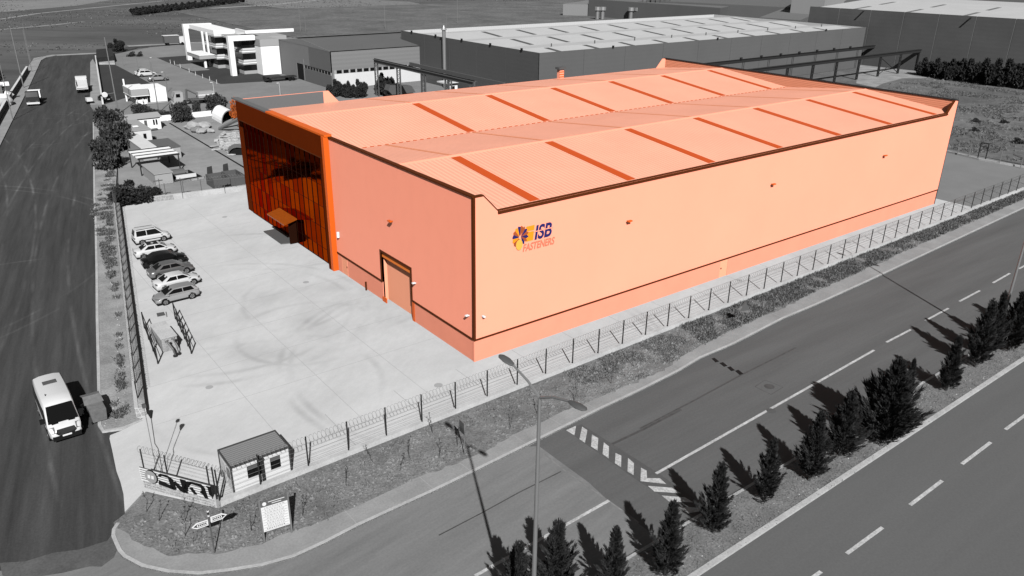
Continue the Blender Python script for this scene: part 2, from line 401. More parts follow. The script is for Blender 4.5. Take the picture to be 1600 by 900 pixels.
# left side pavement strip beside the yard wall
strip = [g2(*p) for p in [(147,187),(148,225),(149,310),(151,338),(167,377),(152,385),(153,420),(154,495),(157,600),(159,668),(162,672),(205,662),(222,655),(200,560),(178,318),(165,230),(160,187)]]
strip = [g2(*p) for p in [(147,187),(148,225),(149,310),(151,338),(152,385),(153,420),(154,495),(157,600),(159,668),(163,673),(205,662),(222,655)]] + [(-25.6,7.9),(-14.4,64.9),(-9.6,85),(-4.2,112)]
struct(MB().prism(strip, -.25, .0), 'verge', 'verge')
struct(MB().ribbon([g2(*p) for p in [(147,187),(149,310),(151,338),(152,385),(153,420),(154,495),(157,600),(158.5,664),(163,672),(190,668),(220,656)]], .24, -.2, .03, side=-1), 'verge_kerb', 'kerb_light')
struct(MB().prism([g2(141,97), g2(145,92), g2(155,110), g2(163,163), g2(141,163)], -.2, .0), 'far_pavement', 'pavement')
# far side of the side road
struct(MB().prism([(-45.6-.1,0), (-22.0,115), (-8.3,180.7), (2.9,236), (5.5,243.2), (9,247.2), (21,246.5), (21,248.3), (8,249.3), (2,243), (-11.5,181), (-25.2,115), (-49,0)], -.2, .01), 'west_pavement', 'pavement')
struct(MB().prism([(-49.05,0), (-25.3,115), (-18.6,147), (-22.5,147), (-30,115), (-55,0)], -.2, -.02), 'west_verge', 'verge')
# neighbouring yards behind the wall
struct(MB().prism([(-13.7,65.6), (3.8,63.1), (96,63.1), (96,121), (8,121), (8.3,127), (-1,127), g2(150,190), (-4.0,112), (-9.4,85)], -.2, -.03), 'neighbour_yard', 'neighbour_concrete')
struct(MB().prism([g2(141,165), (-3,127.5), (8.4,127.3), (8.4,121.3), (330,121.3), (330,262), (60,262), (40,256), (24,241), g2(163,130)], -.2, -.05), 'factory_yard', 'factory_asphalt')
struct(MB().ribbon([(7.8,118.4), (7.45,73.6), (7.4,66)], .35, -.03, -.022), 'drain_channel', 'rubber')
struct(MB().prism([g2(155,101), g2(180,101), g2(237,131), g2(205,150), g2(162,163)], -.06, -.03), 'west_lawn', 'lawn')
struct(MB().prism([g2(*p) for p in [(245,90),(300,86),(345,88),(440,118),(480,122),(430,126),(345,131),(290,109)]], -.06, -.03), 'office_lawn', 'lawn')
struct(MB().prism([g2(*p) for p in [(272,101),(300,99),(328,109),(300,111)]], -.06, -.022), 'office_path', 'factory_asphalt')
struct(MB().prism([(-55.1,-20), (-55.1,0), (-30.1,115), (-22.6,147.2), (-60,260), (-400,260), (-400,-20)], -.29, -.2), 'west_reflection_plot', 'asphalt_side')  # unseen dark ground, added to darken the reflection in the glass front
# dirt tracks out in the fields
for i, (pts, wd) in enumerate([([(200,71),(300,66),(440,60),(560,48),(700,36),(890,22)], 5), ([(0,29),(60,20),(180,8),(260,0)], 2.5), ([(330,12),(420,7),(520,-3)], 5), ([(0,45),(60,40),(130,33)], 2.2)]):
    struct(MB().ribbon([g2(*p) for p in pts], wd, -.3, -.28+i*.004), 'dirt_track', 'dirt')
# ploughed and bare patches in the fields
for pts, mm in [([(510,52),(560,38),(640,36),(720,40),(700,48),(600,52)], 'dirt'), ([(0,0),(0,18),(120,8),(180,-2)], 'factory_asphalt'), ([(300,-6),(560,-2),(640,2),(700,14),(540,16),(440,12)], 'soil')]:
    poly = [g2(*p) for p in pts]
    struct(MB().prism(poly, -.3, -.285), 'bare_patch', mm)
# pale haul road behind the crane
struct(MB().prism([g2(*p) for p in [(1340,101),(1400,101),(1450,103),(1490,112),(1600,128),(1600,136),(1480,122),(1410,122),(1380,130),(1368,136),(1338,130)]], -.2, -.03), 'haul_road', 'dirt')

# ------------------------------------------------------------------ road markings
def strip_px(p0, p1, wd, name, material='paint_white', z=Z0+.004):
    return struct(MB().ribbon([g2(*p0, Z0), g2(*p1, Z0)], wd, Z0, z), name, material)
for p0, p1 in [((742,900),(951.6,782)), ((1025,740),(1366,547)), ((1385,534.8),(1423,515)), ((1446,501),(1482,481.6)), ((1499,471),(1531,454)), ((1551.5,442),(1578,427)), ((1592,420),(1622,404))]:
    strip_px(p0, p1, .22, 'lane_marking', z=Z0+.008)
for p0, p1 in [((1323,865),(1379,824)), ((1422,789),(1472,751)), ((1503,725),(1548,691)), ((1571,671),(1618,637)), ((1220,938),(1283,893))]:
    strip_px(p0, p1, .24, 'lane_marking', z=Z0+.006)
strip_px((1190,832), (1600,560), .05, 'edge_seam', 'seam_pale', Z0+.006)
def zoomed(pts, k=3.4614, ox=680, oy=640): return [g2(ox+x/k, oy+y/k, Z0) for x, y in pts]
zeb = [[(708,112),(762,88),(753,140)], [(795,93),(823,112),(810,180),(780,160)], [(848,135),(882,155),(878,222),(843,200)], [(912,178),(940,200),(938,265),(905,240)],
       [(975,235),(1007,250),(1005,312),(972,290)], [(1043,262),(1075,290),(1073,355),(1040,335)], [(1113,315),(1143,330),(1146,372),(1110,387)],
       [(1148,371),(1215,372),(1250,403),(1112,387)], [(1150,413),(1280,423),(1328,453),(1185,443)], [(1225,465),(1350,475),(1395,502),(1265,497)], [(1315,525),(1440,532),(1465,545),(1360,562)]]
for q in zeb: struct(MB().prism(zoomed(q), Z0, Z0+.012), 'zebra_stripe', 'paint_white')
struct(MB().prism(zoomed([(700,105),(790,80),(1200,340),(1480,535),(1400,575),(1110,395),(960,290)]), Z0, Z0+.0075), 'speed_hump', 'asphalt_patch')
for p, wd, mm in [([(590,240),(700,330),(830,420),(940,495),(1060,580),(1100,612)], .12, 'seam_pale'), ([(20,680),(250,560),(450,450),(680,335)], .10, 'seam'), ([(950,190),(1120,110),(1330,0)], .22, 'seam')]:
    struct(MB().ribbon(zoomed(p), wd, Z0, Z0+.0055), 'asphalt_seam', mm)
z3 = lambda pts: zoomed(pts, 3.2, 1000, 540)
struct(MB().ribbon(z3([(0,415),(260,280),(500,150),(780,10)]), .16, Z0, Z0+.0055), 'asphalt_seam', 'seam')
for q in [[(358,66),(372,62),(395,80),(378,84)], [(397,88),(415,84),(437,102),(420,106)], [(436,110),(452,105),(474,124),(456,128)], [(476,127),(492,122),(517,142),(498,147)]]:
    struct(MB().prism(z3(q), Z0, Z0+.03), 'rubber_speed_bump', 'rubber')
struct(MB().ribbon(z3([(575,205),(625,172),(715,208),(655,245),(575,205)]), .06, Z0, Z0+.006), 'patch_outline', 'seam')
def manhole(px, py, r, material='asphalt_patch', zz=Z0):
    c = at(px, py, zz); o = tag(MB().tube([(0,0,-.03),(0,0,.012)], r, 16).build('manhole_cover', material), None, 'manhole cover')
    o.location = (c.x, c.y, zz); return o
manhole(1202,604,.42,'seam')['label'] = 'dark round manhole cover inside a square patch on the main road'
manhole(1205,642,.38)['label'] = 'faint grey manhole cover on the main road beside the cypress shadow'
manhole(478,441,.32,'joint',0)['label'] = 'small grey drain cover on the pale yard below the glass front'
manhole(351,339,.32,'joint',0)['label'] = 'small round cover on the pale yard near the back wall'
manhole(327,605,.3,'joint',0)['label'] = 'round cover on the pale yard below the fenced pit'
manhole(685,602,.36,'joint',0)['label'] = 'round cover on the pale yard left of the hall corner'
manhole(1155,438,.3,'joint',0)['label'] = 'round cover in the paving beside the small front door'
manhole(1326,379,.3,'joint',0)['label'] = 'round cover in the paving along the far half of the hall front'
# square drain hatch
dh = thing('drain_hatch', (*g2(251,492), 0), 'dark square drain grate in the yard behind the fenced pit', 'drain grate')
MB().prism([g2(*p) for p in [(244.5,489.5),(256,487.5),(258.5,492.5),(246,495)]], 0, .02).build('grate', 'steel_mid', dh)
MB().prism([g2(*p) for p in [(258.5,488),(260,487.6),(261.5,495),(260.3,495.6)]], 0, .05).build('grate_frame', 'galv', dh)

# ------------------------------------------------------------------ the orange hall
HL, HW, HH, EV = 81.06, 53.6, 14.75, 13.15
RG = 14.55
hall = thing('factory_hall', (0,0,0), 'long pale orange factory hall with a double gable roof and a dark glass front', 'factory')
def hp(mb, name, mm, **k): return mb.build(name, mm, hall, **k)
ZT = 2.05
# front wall with sloping parapet ends (slab thickness inward), door opening left in
def wallslab(pts, t, d): return MB().slab(pts, t, d)
front = MB()
for a, b in ((0, 32.8), (34.1, HL)): front.add([], [])
hp(wallslab([(0,0,ZT+.1),(HL,0,ZT+.1),(HL,0,HH),(HL-.9,0,HH),(HL-2.4,0,EV),(2.48,0,EV),(.94,0,HH),(0,0,HH)], .25, (0,1,0)), 'front_wall', 'hall_wall')
hp(MB().box(0,32.8,.04,.25,0,ZT+.1), 'plinth', 'hall_plinth'); hp(MB().box(34.1,HL,.04,.25,0,ZT+.1), 'plinth', 'hall_plinth')
hp(MB().box(32.8,34.1,.07,.2,0,ZT+.1), 'door', 'hall_door')
d_ = hall.children[-1]; MB().box(32.95,33.05,.0,.07,1.0,1.15).build('handle', 'hall_trim', d_)
hp(MB().box(-.05,HL+.03,-.06,.1,ZT,ZT+.14), 'base_flashing', 'hall_trim')
hp(MB().box(-.06,.12,-.07,.12,ZT+.14,HH+.02), 'corner_trim', 'hall_trim')
hp(MB().box(-.065,-.0,.12,.24,ZT+.14,HH), 'corner_trim', 'hall_trim')
hp(MB().box(HL-.02,HL+.06,-.03,.1,0,HH), 'corner_trim', 'steel_dark')
# side wall facing the yard, with the recessed roller door
SY = 26.75
sw = MB()
sw.box(0,.25,16.1,SY,ZT+.1,HH).box(0,.25,.25,10.4,ZT+.1,HH).box(0,.25,10.4,16.1,5.3,HH)
hp(sw, 'side_wall', 'hall_side')
for a_, b_ in ((16.1,24.0),(25.3,SY),(.25,10.4)): hp(MB().box(.03,.25,a_,b_,0,ZT+.1), 'plinth', 'hall_plinth')
hp(MB().box(-.06,.1,16.1,SY,ZT,ZT+.16).box(-.06,.1,.2,10.25,ZT,ZT+.16).box(-.06,.1,16.1,16.3,ZT+.16,5.5).box(-.06,.1,10.2,10.4,ZT,5.5).box(-.06,.1,10.4,16.1,5.3,5.5), 'base_flashing', 'hall_trim')
dr = hp(MB().box(.6,.7,10.4,16.1,0,5.3), 'roller_door', 'hall_door')
hp(MB().box(.1,.7,10.38,10.4,0,5.3).box(.1,.7,16.1,16.12,0,5.3), 'door_reveal', 'hall_door')
hp(MB().box(.1,.6,10.4,16.1,4.75,5.3), 'door_lintel', 'hall_reveal')
hp(MB().box(-.1,.0,15.3,16.1,0,.5).box(-.02,.1,9.95,10.35,0,2.0), 'door_reveal', 'hall_column')
sd_ = hp(MB().box(.05,.2,24.0,25.3,0,ZT+.1), 'side_door', 'hall_door'); MB().box(-.0,.05,24.1,24.2,.95,1.1).build('handle', 'hall_trim', sd_)
hp(MB().box(.01,.05,23.93,24.0,0,ZT), 'door_frame', 'hall_wall')
hp(MB().box(-.25,-.1,19.4,19.55,0,.95), 'bollard', 'hall_trim')
# remaining walls
hp(MB().box(HL-.25,HL,.25,HW-.25,0,HH), 'end_wall', 'hall_side')
hp(wallslab([(HL,HW,0),(.27,HW,0),(.27,HW,HH),(12.85,HW,HH),(14.3,HW,EV),(HL-2.4,HW,EV),(HL-.9,HW,HH),(HL,HW,HH)], .25, (0,-1,0)), 'back_wall', 'hall_wall')
hp(MB().box(.0,.25,SY,HW,0,HH), 'office_wall', 'hall_fascia')
# parapet inner faces
hp(MB().box(.3,12.0,HW-.36,HW-.252,12.6,HH-.02), 'parapet_lining', 'lining_grey')
rib = MB(); zz = 12.8
while zz < HH-.1:
    rib.slab([(HL-.255,.3,zz),(HL-.255,HW-.3,zz),(HL-.29,HW-.3,zz+.03),(HL-.29,.3,zz+.03)], .215, (0,0,1)); zz += .25
hp(rib, 'rib_lining', 'hall_rib_lining')
hp(MB().box(HL-.27,HL-.251,.3,HW-.3,12.7,HH-.02), 'parapet_lining', 'hall_rib_shade')
hp(MB().slab([(HL-.3,.27,EV-.1),(HL-.3,.27,HH),(HL-.9,.27,HH),(HL-2.4,.27,EV-.1)], .06, (0,1,0)), 'parapet_lining', 'hall_trim')
# copings
hp(MB().box(-.12,.32,.0,SY-.55,HH+.001,HH+.14), 'side_coping', 'hall_trim')
hp(MB().box(-.5,.35,SY-.55,HW-11.5,HH+.14,HH+.34), 'side_coping', 'hall_cap')
hp(MB().box(-.5,.35,HW-11.5,HW,HH+.14,HH+.30), 'side_coping', 'grey_clad_dark')
hp(MB().box(HL-.4,HL+.08,-.05,HW+.05,HH+.001,HH+.12), 'end_coping', 'steel_dark')
cp = MB()
for a, b in (((.1,HH+.02),(.94,HH+.02)), ((.94,HH+.02),(2.48,EV+.02))):
    cp.slab([(a[0],-.06,a[1]),(b[0],-.06,b[1]),(b[0],.3,b[1]),(a[0],.3,a[1])], .1, (0,0,1))
cp.slab([(HL-.9,-.04,HH+.02),(HL-2.4,-.04,EV+.02),(HL-2.4,.3,EV+.02),(HL-.9,.3,HH+.02)], .05, (0,0,1))
hp(cp, 'parapet_coping', 'hall_trim')
hp(MB().box(2.4,HL-2.35,-.12,.02,EV-.12,EV+.06).box(2.4,HL-2.35,.20,.42,EV-.05,EV+.1), 'gutter', 'hall_trim')
hp(MB().box(2.4,HL-2.35,.02,.20,EV-.05,EV-.02), 'gutter_channel', 'hall_cap')
# roof slopes
YN = [(.42,EV+.02),(13.4,RG),(26.8,13.05),(40.2,RG),(HW-.2,EV)]
for i in range(4):
    (y0,z0),(y1,z1) = YN[i], YN[i+1]
    hp(MB().slab([(.3,y0,z0),(HL-.3,y0,z0),(HL-.3,y1,z1),(.3,y1,z1)], .15), 'roof_slope', 'hall_roof')
hp(MB().slab([(.3,13.05,RG-.02),(HL-.3,13.05,RG-.02),(HL-.3,13.4,RG+.05),(.3,13.4,RG+.05)], .03).slab([(.3,13.4,RG+.05),(HL-.3,13.4,RG+.05),(HL-.3,13.75,RG-.02),(.3,13.75,RG-.02)], .03), 'ridge_cap', 'hall_wall')
hp(MB().slab([(.3,39.85,RG-.02),(HL-.3,39.85,RG-.02),(HL-.3,40.2,RG+.05),(.3,40.2,RG+.05)], .03).slab([(.3,40.2,RG+.05),(HL-.3,40.2,RG+.05),(HL-.3,40.55,RG-.02),(.3,40.55,RG-.02)], .03), 'ridge_cap', 'hall_wall')
vg = MB()
x = .5
while x < HL-1:
    vg.box(x, x+.45, 26.68, 26.80, 13.06, 13.11); x += .9
hp(vg, 'valley_bracket', 'hall_skylight')['kind'] = 'stuff'
def on_slope(i, t): (y0,z0),(y1,z1) = YN[i], YN[i+1]; return y0+(y1-y0)*t, z0+(z1-z0)*t
for i in range(4):
    for k in range(7):
        if i >= 2 and k == 0: continue
        x0 = 6.35 + 11.63*k + (.3 if i % 2 else 0); sw_ = .4 if i % 2 else 1.05; (ya,za),(yb,zb) = on_slope(i,.02), on_slope(i,.96 if i % 2 == 0 else .98)
        hp(MB().slab([(x0,ya,za+.035),(x0+sw_,ya,za+.035),(x0+sw_,yb,zb+.035),(x0,yb,zb+.035)], .03), 'skylight', 'hall_skylight_pale' if i % 2 else 'hall_skylight')
# glass front: column, fascia, panes, mullions
hp(MB().box(-.6,.3,26.25,26.8,0,HH+.14), 'column', 'hall_column')
hp(MB().box(-.62,-.57,26.8,27.35,0,12.58).box(-.57,-.0,26.81,27.35,0,12.58), 'column', 'hall_fascia')
hp(MB().box(-.6,-.05,26.8,51.9,12.6,HH+.14), 'fascia', 'hall_fascia')
hp(MB().box(-.64,-.6,26.8,51.95,12.52,12.62), 'fascia_trim', 'hall_trim')
Y0, Y1, NC = 27.4, 51.7, 18
rows = [0, 1.6, 4.1, 6.6, 9.1, 12.6]
pw = (Y1-Y0)/NC
pane_me = {}
for r_ in range(5):
    z0, z1 = rows[r_], rows[r_+1]
    me = MB().box(-.03,0,.03,pw-.03,.02,z1-z0-.02).mesh('pane', 'hall_glass'); me_d = MB().box(-.03,0,.03,pw-.03,.02,z1-z0-.02).mesh('pane', 'hall_glass_dark')
    for c_ in range(NC):
        o = inst('pane', me_d if rnd.random() < .28 else me, hall, (-.005+rnd.uniform(-.004,.004), Y0+c_*pw, z0))
        o.rotation_euler = (0, rnd.uniform(-.003,.003), rnd.uniform(-.004,.004))
mm_ = MB().box(-.07,-.0,-.035,.035,0,12.6).mesh('mullion', 'hall_mullion')
for c_ in range(NC+1): inst('mullion', mm_, hall, (-.01, Y0+c_*pw, 0))
hp(MB().box(-.045,.0,Y0,Y1,4.08,4.12).box(-.045,.0,Y0,Y1,6.58,6.62).box(-.045,.0,Y0,Y1,9.08,9.12).box(-.045,.0,Y0,Y1,1.58,1.62).box(-.06,-.0,Y0,Y1,0,.08), 'transom', 'hall_mullion')
hp(MB().slab([(-1.9,41.5,2.9),(-1.9,36.3,2.9),(-.06,36.7,3.2),(-.06,42.0,3.2)], .14), 'entrance_canopy', 'hall_canopy')
hp(MB().box(-1.0,-.07,37.1,37.3,.06,2.9), 'entrance_pier', 'hall_mullion')
hp(MB().prism([(-1.9,37.8),(-1.9,43.4),(-.08,43.4),(-.08,37.2)], 0, .12), 'entrance_step', 'steel_mid')
# wall lamps and cameras
def bracket(x, y, z, face, white=False):
    mb = MB()
    if white:
        if face == 'y': mb.box(x-.1,x+.1,y-.4,y-.1,z,z+.1).box(x-.04,x+.04,y-.15,y+.01,z-.05,z+.05)
        else: mb.box(x-.4,x-.1,y-.1,y+.1,z,z+.1).box(x-.15,x+.01,y-.04,y+.04,z-.05,z+.05)
    elif face == 'y': mb.box(x-.25,x+.25,y-.45,y-.2,z,z+.12).box(x-.05,x+.05,y-.3,y+.01,z-.05,z+.05)
    else: mb.box(x-.45,x-.2,y-.25,y+.25,z,z+.12).box(x-.3,x+.01,y-.05,y+.05,z-.05,z+.05)
    hp(mb, 'wall_camera' if white else 'floodlight', 'white' if white else 'hall_column')
for x in (17.65, 40.06, 63.5): bracket(x, 0, 9.5, 'y')
bracket(0, 13.4, 9.2, 'x'); bracket(0, 9.5, 4.2, 'x', 1); bracket(0, .75, 4.2, 'x', 1); bracket(.8, 0, 4.2, 'y', 1)
hp(MB().tube([(-.12,25.45,4.1),(-.12,25.45,4.7)], .16, 8), 'siren', 'white')
hp(MB().box(HL+.05,HL+.6,1.2,1.7,12.0,12.4), 'floodlight', 'hall_cap')
# stack on the far eave
hp(MB().box(54.9,55.8,HW-.2,HW+.5,13.1,14.6), 'vent_stack', 'hall_wall')
st_ = hall.children[-1]
for k in range(3): MB().box(54.86,55.84,HW-.23,HW-.2,13.3+k*.4,13.45+k*.4).build('louvre', 'hall_column', st_)
MB().box(54.6,56.1,HW-.4,HW+.7,14.6,14.95).build('stack_cap', 'steel_mid', st_)
# lettering on the front wall
def text_obj(body, size, x, z, y, material, parent, name, shear=0.0, ext=.01, sx=1.0, face='-y', bold=0.0, rot=None, spacing=1.0):
    cu = bpy.data.curves.new(name, 'FONT'); cu.body = body; cu.size = size; cu.shear = shear; cu.extrude = ext; cu.offset = bold
    cu.space_character = spacing
    t = bpy.data.objects.new(name, cu); col.objects.link(t)
    dg = bpy.context.evaluated_depsgraph_get(); me = bpy.data.meshes.new_from_object(t.evaluated_get(dg))
    bpy.data.objects.remove(t); bpy.data.curves.remove(cu)
    me.materials.clear(); me.materials.append(MATS[material])
    o = bpy.data.objects.new(name, me); col.objects.link(o)
    if parent: o.parent = parent
    off = wloc(parent) if parent else Vector((0,0,0))
    o.location = Vector((x, y, z)) - off; o.rotation_euler = rot or (R(90), 0, 0); o.scale = (sx, 1, 1)
    return o
lg = hp(MB().slab([(5.20,-.012,10.85),(6.28,-.012,10.85),(6.33,-.012,11.3),(5.45,-.012,11.3)], .012, (0,1,0)).slab([(5.35,-.012,9.95),(6.2,-.012,9.95),(6.27,-.012,10.77),(5.5,-.012,10.77)], .012, (0,1,0)), 'logo_flag', 'logo_orange')
text_obj('ISB', 1.75, 6.28, 9.98, -.03, 'logo_navy', hall, 'logo_letters', shear=.18, ext=.015, sx=.86, bold=.045)
hp(MB().slab([(6.2,-.062,10.66),(8.42,-.062,10.66),(8.42,-.062,10.73),(6.2,-.062,10.73)], .01, (0,1,0)), 'logo_slit', 'hall_wall')
text_obj('FASTENERS', .92, 5.05, 9.12, -.03, 'logo_salmon', hall, 'logo_letters', shear=.2, ext=.012, sx=.76, bold=.012)
# plain striped round emblem in place of the mascot
cx, cz = 4.75, 10.35
for i in range(9):
    a0 = R(70 + i*24); a1 = a0 + R(17)
    for rr0, rr1, mm in ((.15, .92, ('logo_rust','logo_navy','logo_orange')[i % 3]),):
        pts = [(cx+rr0*math.cos(a0)*.9, -.02-.003*i, cz+rr0*math.sin(a0)+.15), (cx+rr1*math.cos(a0-.15)*.82, -.02-.003*i, cz+rr1*math.sin(a0-.15)+.15), (cx+(rr1+.1)*math.cos((a0+a1)/2)*.82, -.02-.003*i, cz+(rr1+.1)*math.sin((a0+a1)/2)+.15), (cx+rr1*math.cos(a1)*.82, -.02-.003*i, cz+rr1*math.sin(a1)+.15), (cx+rr0*math.cos(a1)*.9, -.02-.003*i, cz+rr0*math.sin(a1)+.15)]
        hp(MB().slab(pts, .01, (0,1,0)), 'emblem_stripe', mm)
for i in range(6):
    a0 = R(-60 + i*24)
    pts = [(cx+.1, -.05, cz+.2), (cx+.75*math.cos(a0-.2), -.05-.002*i, cz+.25+.75*math.sin(a0-.2)), (cx+.95*math.cos(a0), -.05-.002*i, cz+.25+.9*math.sin(a0)), (cx+.7*math.cos(a0+.2), -.05-.002*i, cz+.25+.75*math.sin(a0+.2))]
    hp(MB().slab(pts, .008, (0,1,0)), 'emblem_stripe', ('logo_navy','logo_rust')[i % 2])
hp(MB().slab([(cx+.36*math.cos(R(a))-.1, -.075, cz-.5+.48*math.sin(R(a))) for a in range(0,360,30)], .01, (0,1,0)), 'emblem_patch', 'logo_yellow')

# ------------------------------------------------------------------ posts and wires of the front fence
def helix(mb, a, b, r, pitch, rt=.008, k=3, seg=10):
    a = Vector(a); b = Vector(b); d = (b-a); L = d.length; d.normalize(); s_ = Vector((-d.y, d.x, 0)); n = int(L/pitch*seg)
    mb.tube([a + d*(i/seg*pitch) + s_*math.cos(2*math.pi*i/seg)*r + Vector((0,0,1))*math.sin(2*math.pi*i/seg)*r for i in range(n)], rt, k)
fence = thing('wire_fence', (FENCE_A[0], FENCE_A[1], 0), 'long fence of dark posts, wires and razor coil between yard and planted strip', 'fence')
MB().prism([(FENCE_A[0]-.1, fy(FENCE_A[0])-.35), (FENCE_B[0], FENCE_B[1]-.35), (FENCE_B[0], FENCE_B[1]+.02), (FENCE_A[0]-.1, fy(FENCE_A[0])+.02)], -.2, .38).build('base_wall', 'wall_concrete', fence)
pm = MB().box(-.04,.04,-.04,.04,0,2.35).mesh('post', 'steel_dark')
x = -24.0 + 3.03*2; xs = []
while x < FENCE_B[0]: xs.append(x); x += 3.03
xs = [-24.0, -21.3] + xs
for x in xs: inst('post', pm, fence, (x-FENCE_A[0], fy(x)-.17-FENCE_A[1], .36), 0)
wm = MB()
for z in (.75, 1.1, 1.45, 1.8, 2.15): wm.tube([(FENCE_A[0], fy(FENCE_A[0])-.17, z), (FENCE_B[0], FENCE_B[1]-.17, z)], .010, 4)
wm.build('wire', 'wire', fence)
hm = MB(); helix(hm, (FENCE_A[0], fy(FENCE_A[0])-.17, 2.5), (FENCE_B[0], FENCE_B[1]-.17, 2.5), .22, .30, .010)
hm.build('razor_coil', 'wire', fence)
# wall and fence on the left of the yard
A = Vector((-24.9,7.8,0)); B = Vector((-13.7,64.9,0)); dd = (B-A).normalized(); nn = Vector((-dd.y, dd.x, 0))
lf = thing('yard_wall_fence', (A.x,A.y,0), 'stone ended low wall with dark posts and coil left of the parked cars', 'fence')
MB().prism([(A+nn*.0)[:2], (B)[:2], (B+nn*.72)[:2], (A+nn*.72)[:2]], -.2, .72).build('base_wall', 'wall_concrete', lf)
MB().prism([(A+nn*.0)[:2], (B)[:2], (B+nn*.42)[:2], (A+dd*1.3+nn*.42)[:2], (A+dd*1.3)[:2]][:4], .72, .722).build('wall_top', 'verge', lf)
MB().ribbon([(A+nn*.62)[:2], (B+nn*.62)[:2]], .26, .72, .80).build('coping', 'wall_concrete', lf)
pm2 = MB().box(-.04,.04,-.04,.04,0,1.5).mesh('post', 'steel_dark')
L_ = (B-A).length; k = 1.6
while k < L_:
    p = A+dd*k+nn*.45; inst('post', pm2, lf, (p-Vector((A.x,A.y,0)))+Vector((0,0,.70)), math.atan2(dd.y,dd.x)); k += 2.55
wm = MB()
for z in (1.05,1.35,1.65,1.95,2.15): wm.tube([A+nn*.45+dd*1.6+Vector((0,0,z)), B+nn*.45+Vector((0,0,z))], .008, 4)
wm.build('wire', 'wire', lf)
hm = MB(); helix(hm, A+nn*.45+dd*1.6+Vector((0,0,2.3)), B+nn*.45+Vector((0,0,2.3)), .2, .35, .011); hm.build('razor_coil', 'steel_mid', lf)
# irregular stones on the end of a wall: function puts proud stones on a vertical or top face
def stones(parent, origin, u, v, wdt, hgt, nrm, step, seed):
    r_ = random.Random(seed); rows_ = max(1, round(hgt/step)); 
    for j in range(rows_):
        x_ = -r_.random()*step*.5
        while x_ < wdt-.05:
            w_ = step*r_.uniform(.8,1.6); a = max(0,x_)+.02; b = min(wdt, x_+w_)-.02
            if b-a > .08:
                z0_ = j*hgt/rows_+.015; z1_ = (j+1)*hgt/rows_-.015; c = .05
                pts = [(a+r_.uniform(0,c),z0_+r_.uniform(0,c)), (b-r_.uniform(0,c),z0_+r_.uniform(0,c)), (b-r_.uniform(0,.01),(z0_+z1_)/2), (b-r_.uniform(0,c),z1_-r_.uniform(0,c)), (a+r_.uniform(0,c),z1_-r_.uniform(0,c)), (a, (z0_+z1_)/2)]
                P = [origin+u*p[0]+v*p[1]+nrm*r_.uniform(.02,.04) for p in pts]
                MB().slab(P, .05, -nrm).build('stone', 'stone', parent)
            x_ += w_
UPV = Vector((0,0,1))
stones(lf, A+nn*.72+Vector((0,0,.0)), -nn, UPV, .72, .72, -dd, .3, 3)
stones(lf, A+nn*.72+Vector((0,0,.72)), -nn, dd, .72, 1.2, UPV, .34, 4)
# back wall of the yard
bwall = thing('back_wall', (-13.7,64.9,0), 'low pale wall along the back of the yard, stone faced at its left end', 'wall')
MB().prism([(-13.7,64.9), (3.8,62.35), (84,62.35), (84,62.75), (3.8,62.75), (-13.7,65.3)], -.2, .75).build('base_wall', 'wall_concrete', bwall)
dv = (Vector((3.8,62.35,0))-Vector((-13.7,64.9,0))).normalized()
stones(bwall, Vector((-13.4,64.86,0)), dv, UPV, 6.6, .74, Vector((dv.y,-dv.x,0)), .37, 5)
pm3 = MB().box(-.035,.035,-.035,.035,0,1.7).mesh('post', 'steel_mid')
for k in range(8):
    p = Vector((-13.7,65.1,0)).lerp(Vector((3.8,62.55,0)), (k+.5)/7.4); inst('post', pm3, bwall, p-Vector((-13.7,64.9,0))+Vector((0,0,.74)))
hm = MB(); helix(hm, (-13.5,65.1,2.45), (3.8,62.55,2.45), .2, .4, .011); hm.tube([(-13.5,65.1,2.1),(3.8,62.55,2.1)], .012, 4); hm.build('razor_coil', 'galv', bwall)
# entrance corner wall with the name board
PA, PB = Vector((*g2(226,762), 0)), Vector((*g2(339,793), 0)); pd = (PB-PA).normalized(); pn = Vector((pd.y,-pd.x,0)); PL = (PB-PA).length
ew = thing('entrance_wall', PA, 'stone faced corner wall carrying the black and white name board and dark fence posts', 'wall')
MB().prism([PA[:2], PB[:2], (PB-pn*.4)[:2], (PA-pn*.4)[:2]], -.2, .62).build('base_wall', 'wall_concrete', ew)
stones(ew, PA+UPV*.0, pd, UPV, PL-.1, .6, pn, .2, 9)
for t in (.03, .36, .62, .93, 1.0):
    p = PA+pd*PL*t-pn*.1; 
    if t == .62: continue
    MB().box(p.x-.04,p.x+.04,p.y-.04,p.y+.04,.6,3.0).build('post', 'steel_dark', ew)
wm = MB()
for z in (1.9,2.2,2.5,2.75): wm.tube([PA-pn*.1+UPV*z, PB-pn*.1+UPV*z], .008, 4)
helix(wm, PA-pn*.1+UPV*3.0, PB-pn*.1+UPV*3.0, .2, .3, .010)
wm.build('razor_coil', 'wire', ew)
# the name board: white slats, round badge, dark letter shapes
nb = thing('name_board', PA+pn*.1+UPV*.7, 'black and white slatted name board with a round badge on the corner wall', 'sign')
def npt(u, v, d=0.0): return PA + pd*(PL*u) + UPV*(.68+v) + pn*(.10+d)
NH = 1.05
for i in range(6): 
    MB().slab([npt(.0,.04+i*.175), npt(.97,.04+i*.175), npt(.97,.04+i*.175+.09), npt(.0,.04+i*.175+.09)], .03, pn).build('slat', 'sign_white', nb)
MB().slab([npt(.0,.0,-.04), npt(.97,.0,-.04), npt(.97,NH,-.04), npt(.0,NH,-.04)], .015, pn).build('backing', 'sign_grey', nb)
def disc(cu, cv, r, d, n=20): return [npt(cu + r*math.cos(2*math.pi*i/n)/PL, cv + r*math.sin(2*math.pi*i/n), d) for i in range(n)]
MB().slab(disc(.165,.53,.52,.05), .04, -pn).build('badge_rim', 'sign_black', nb)
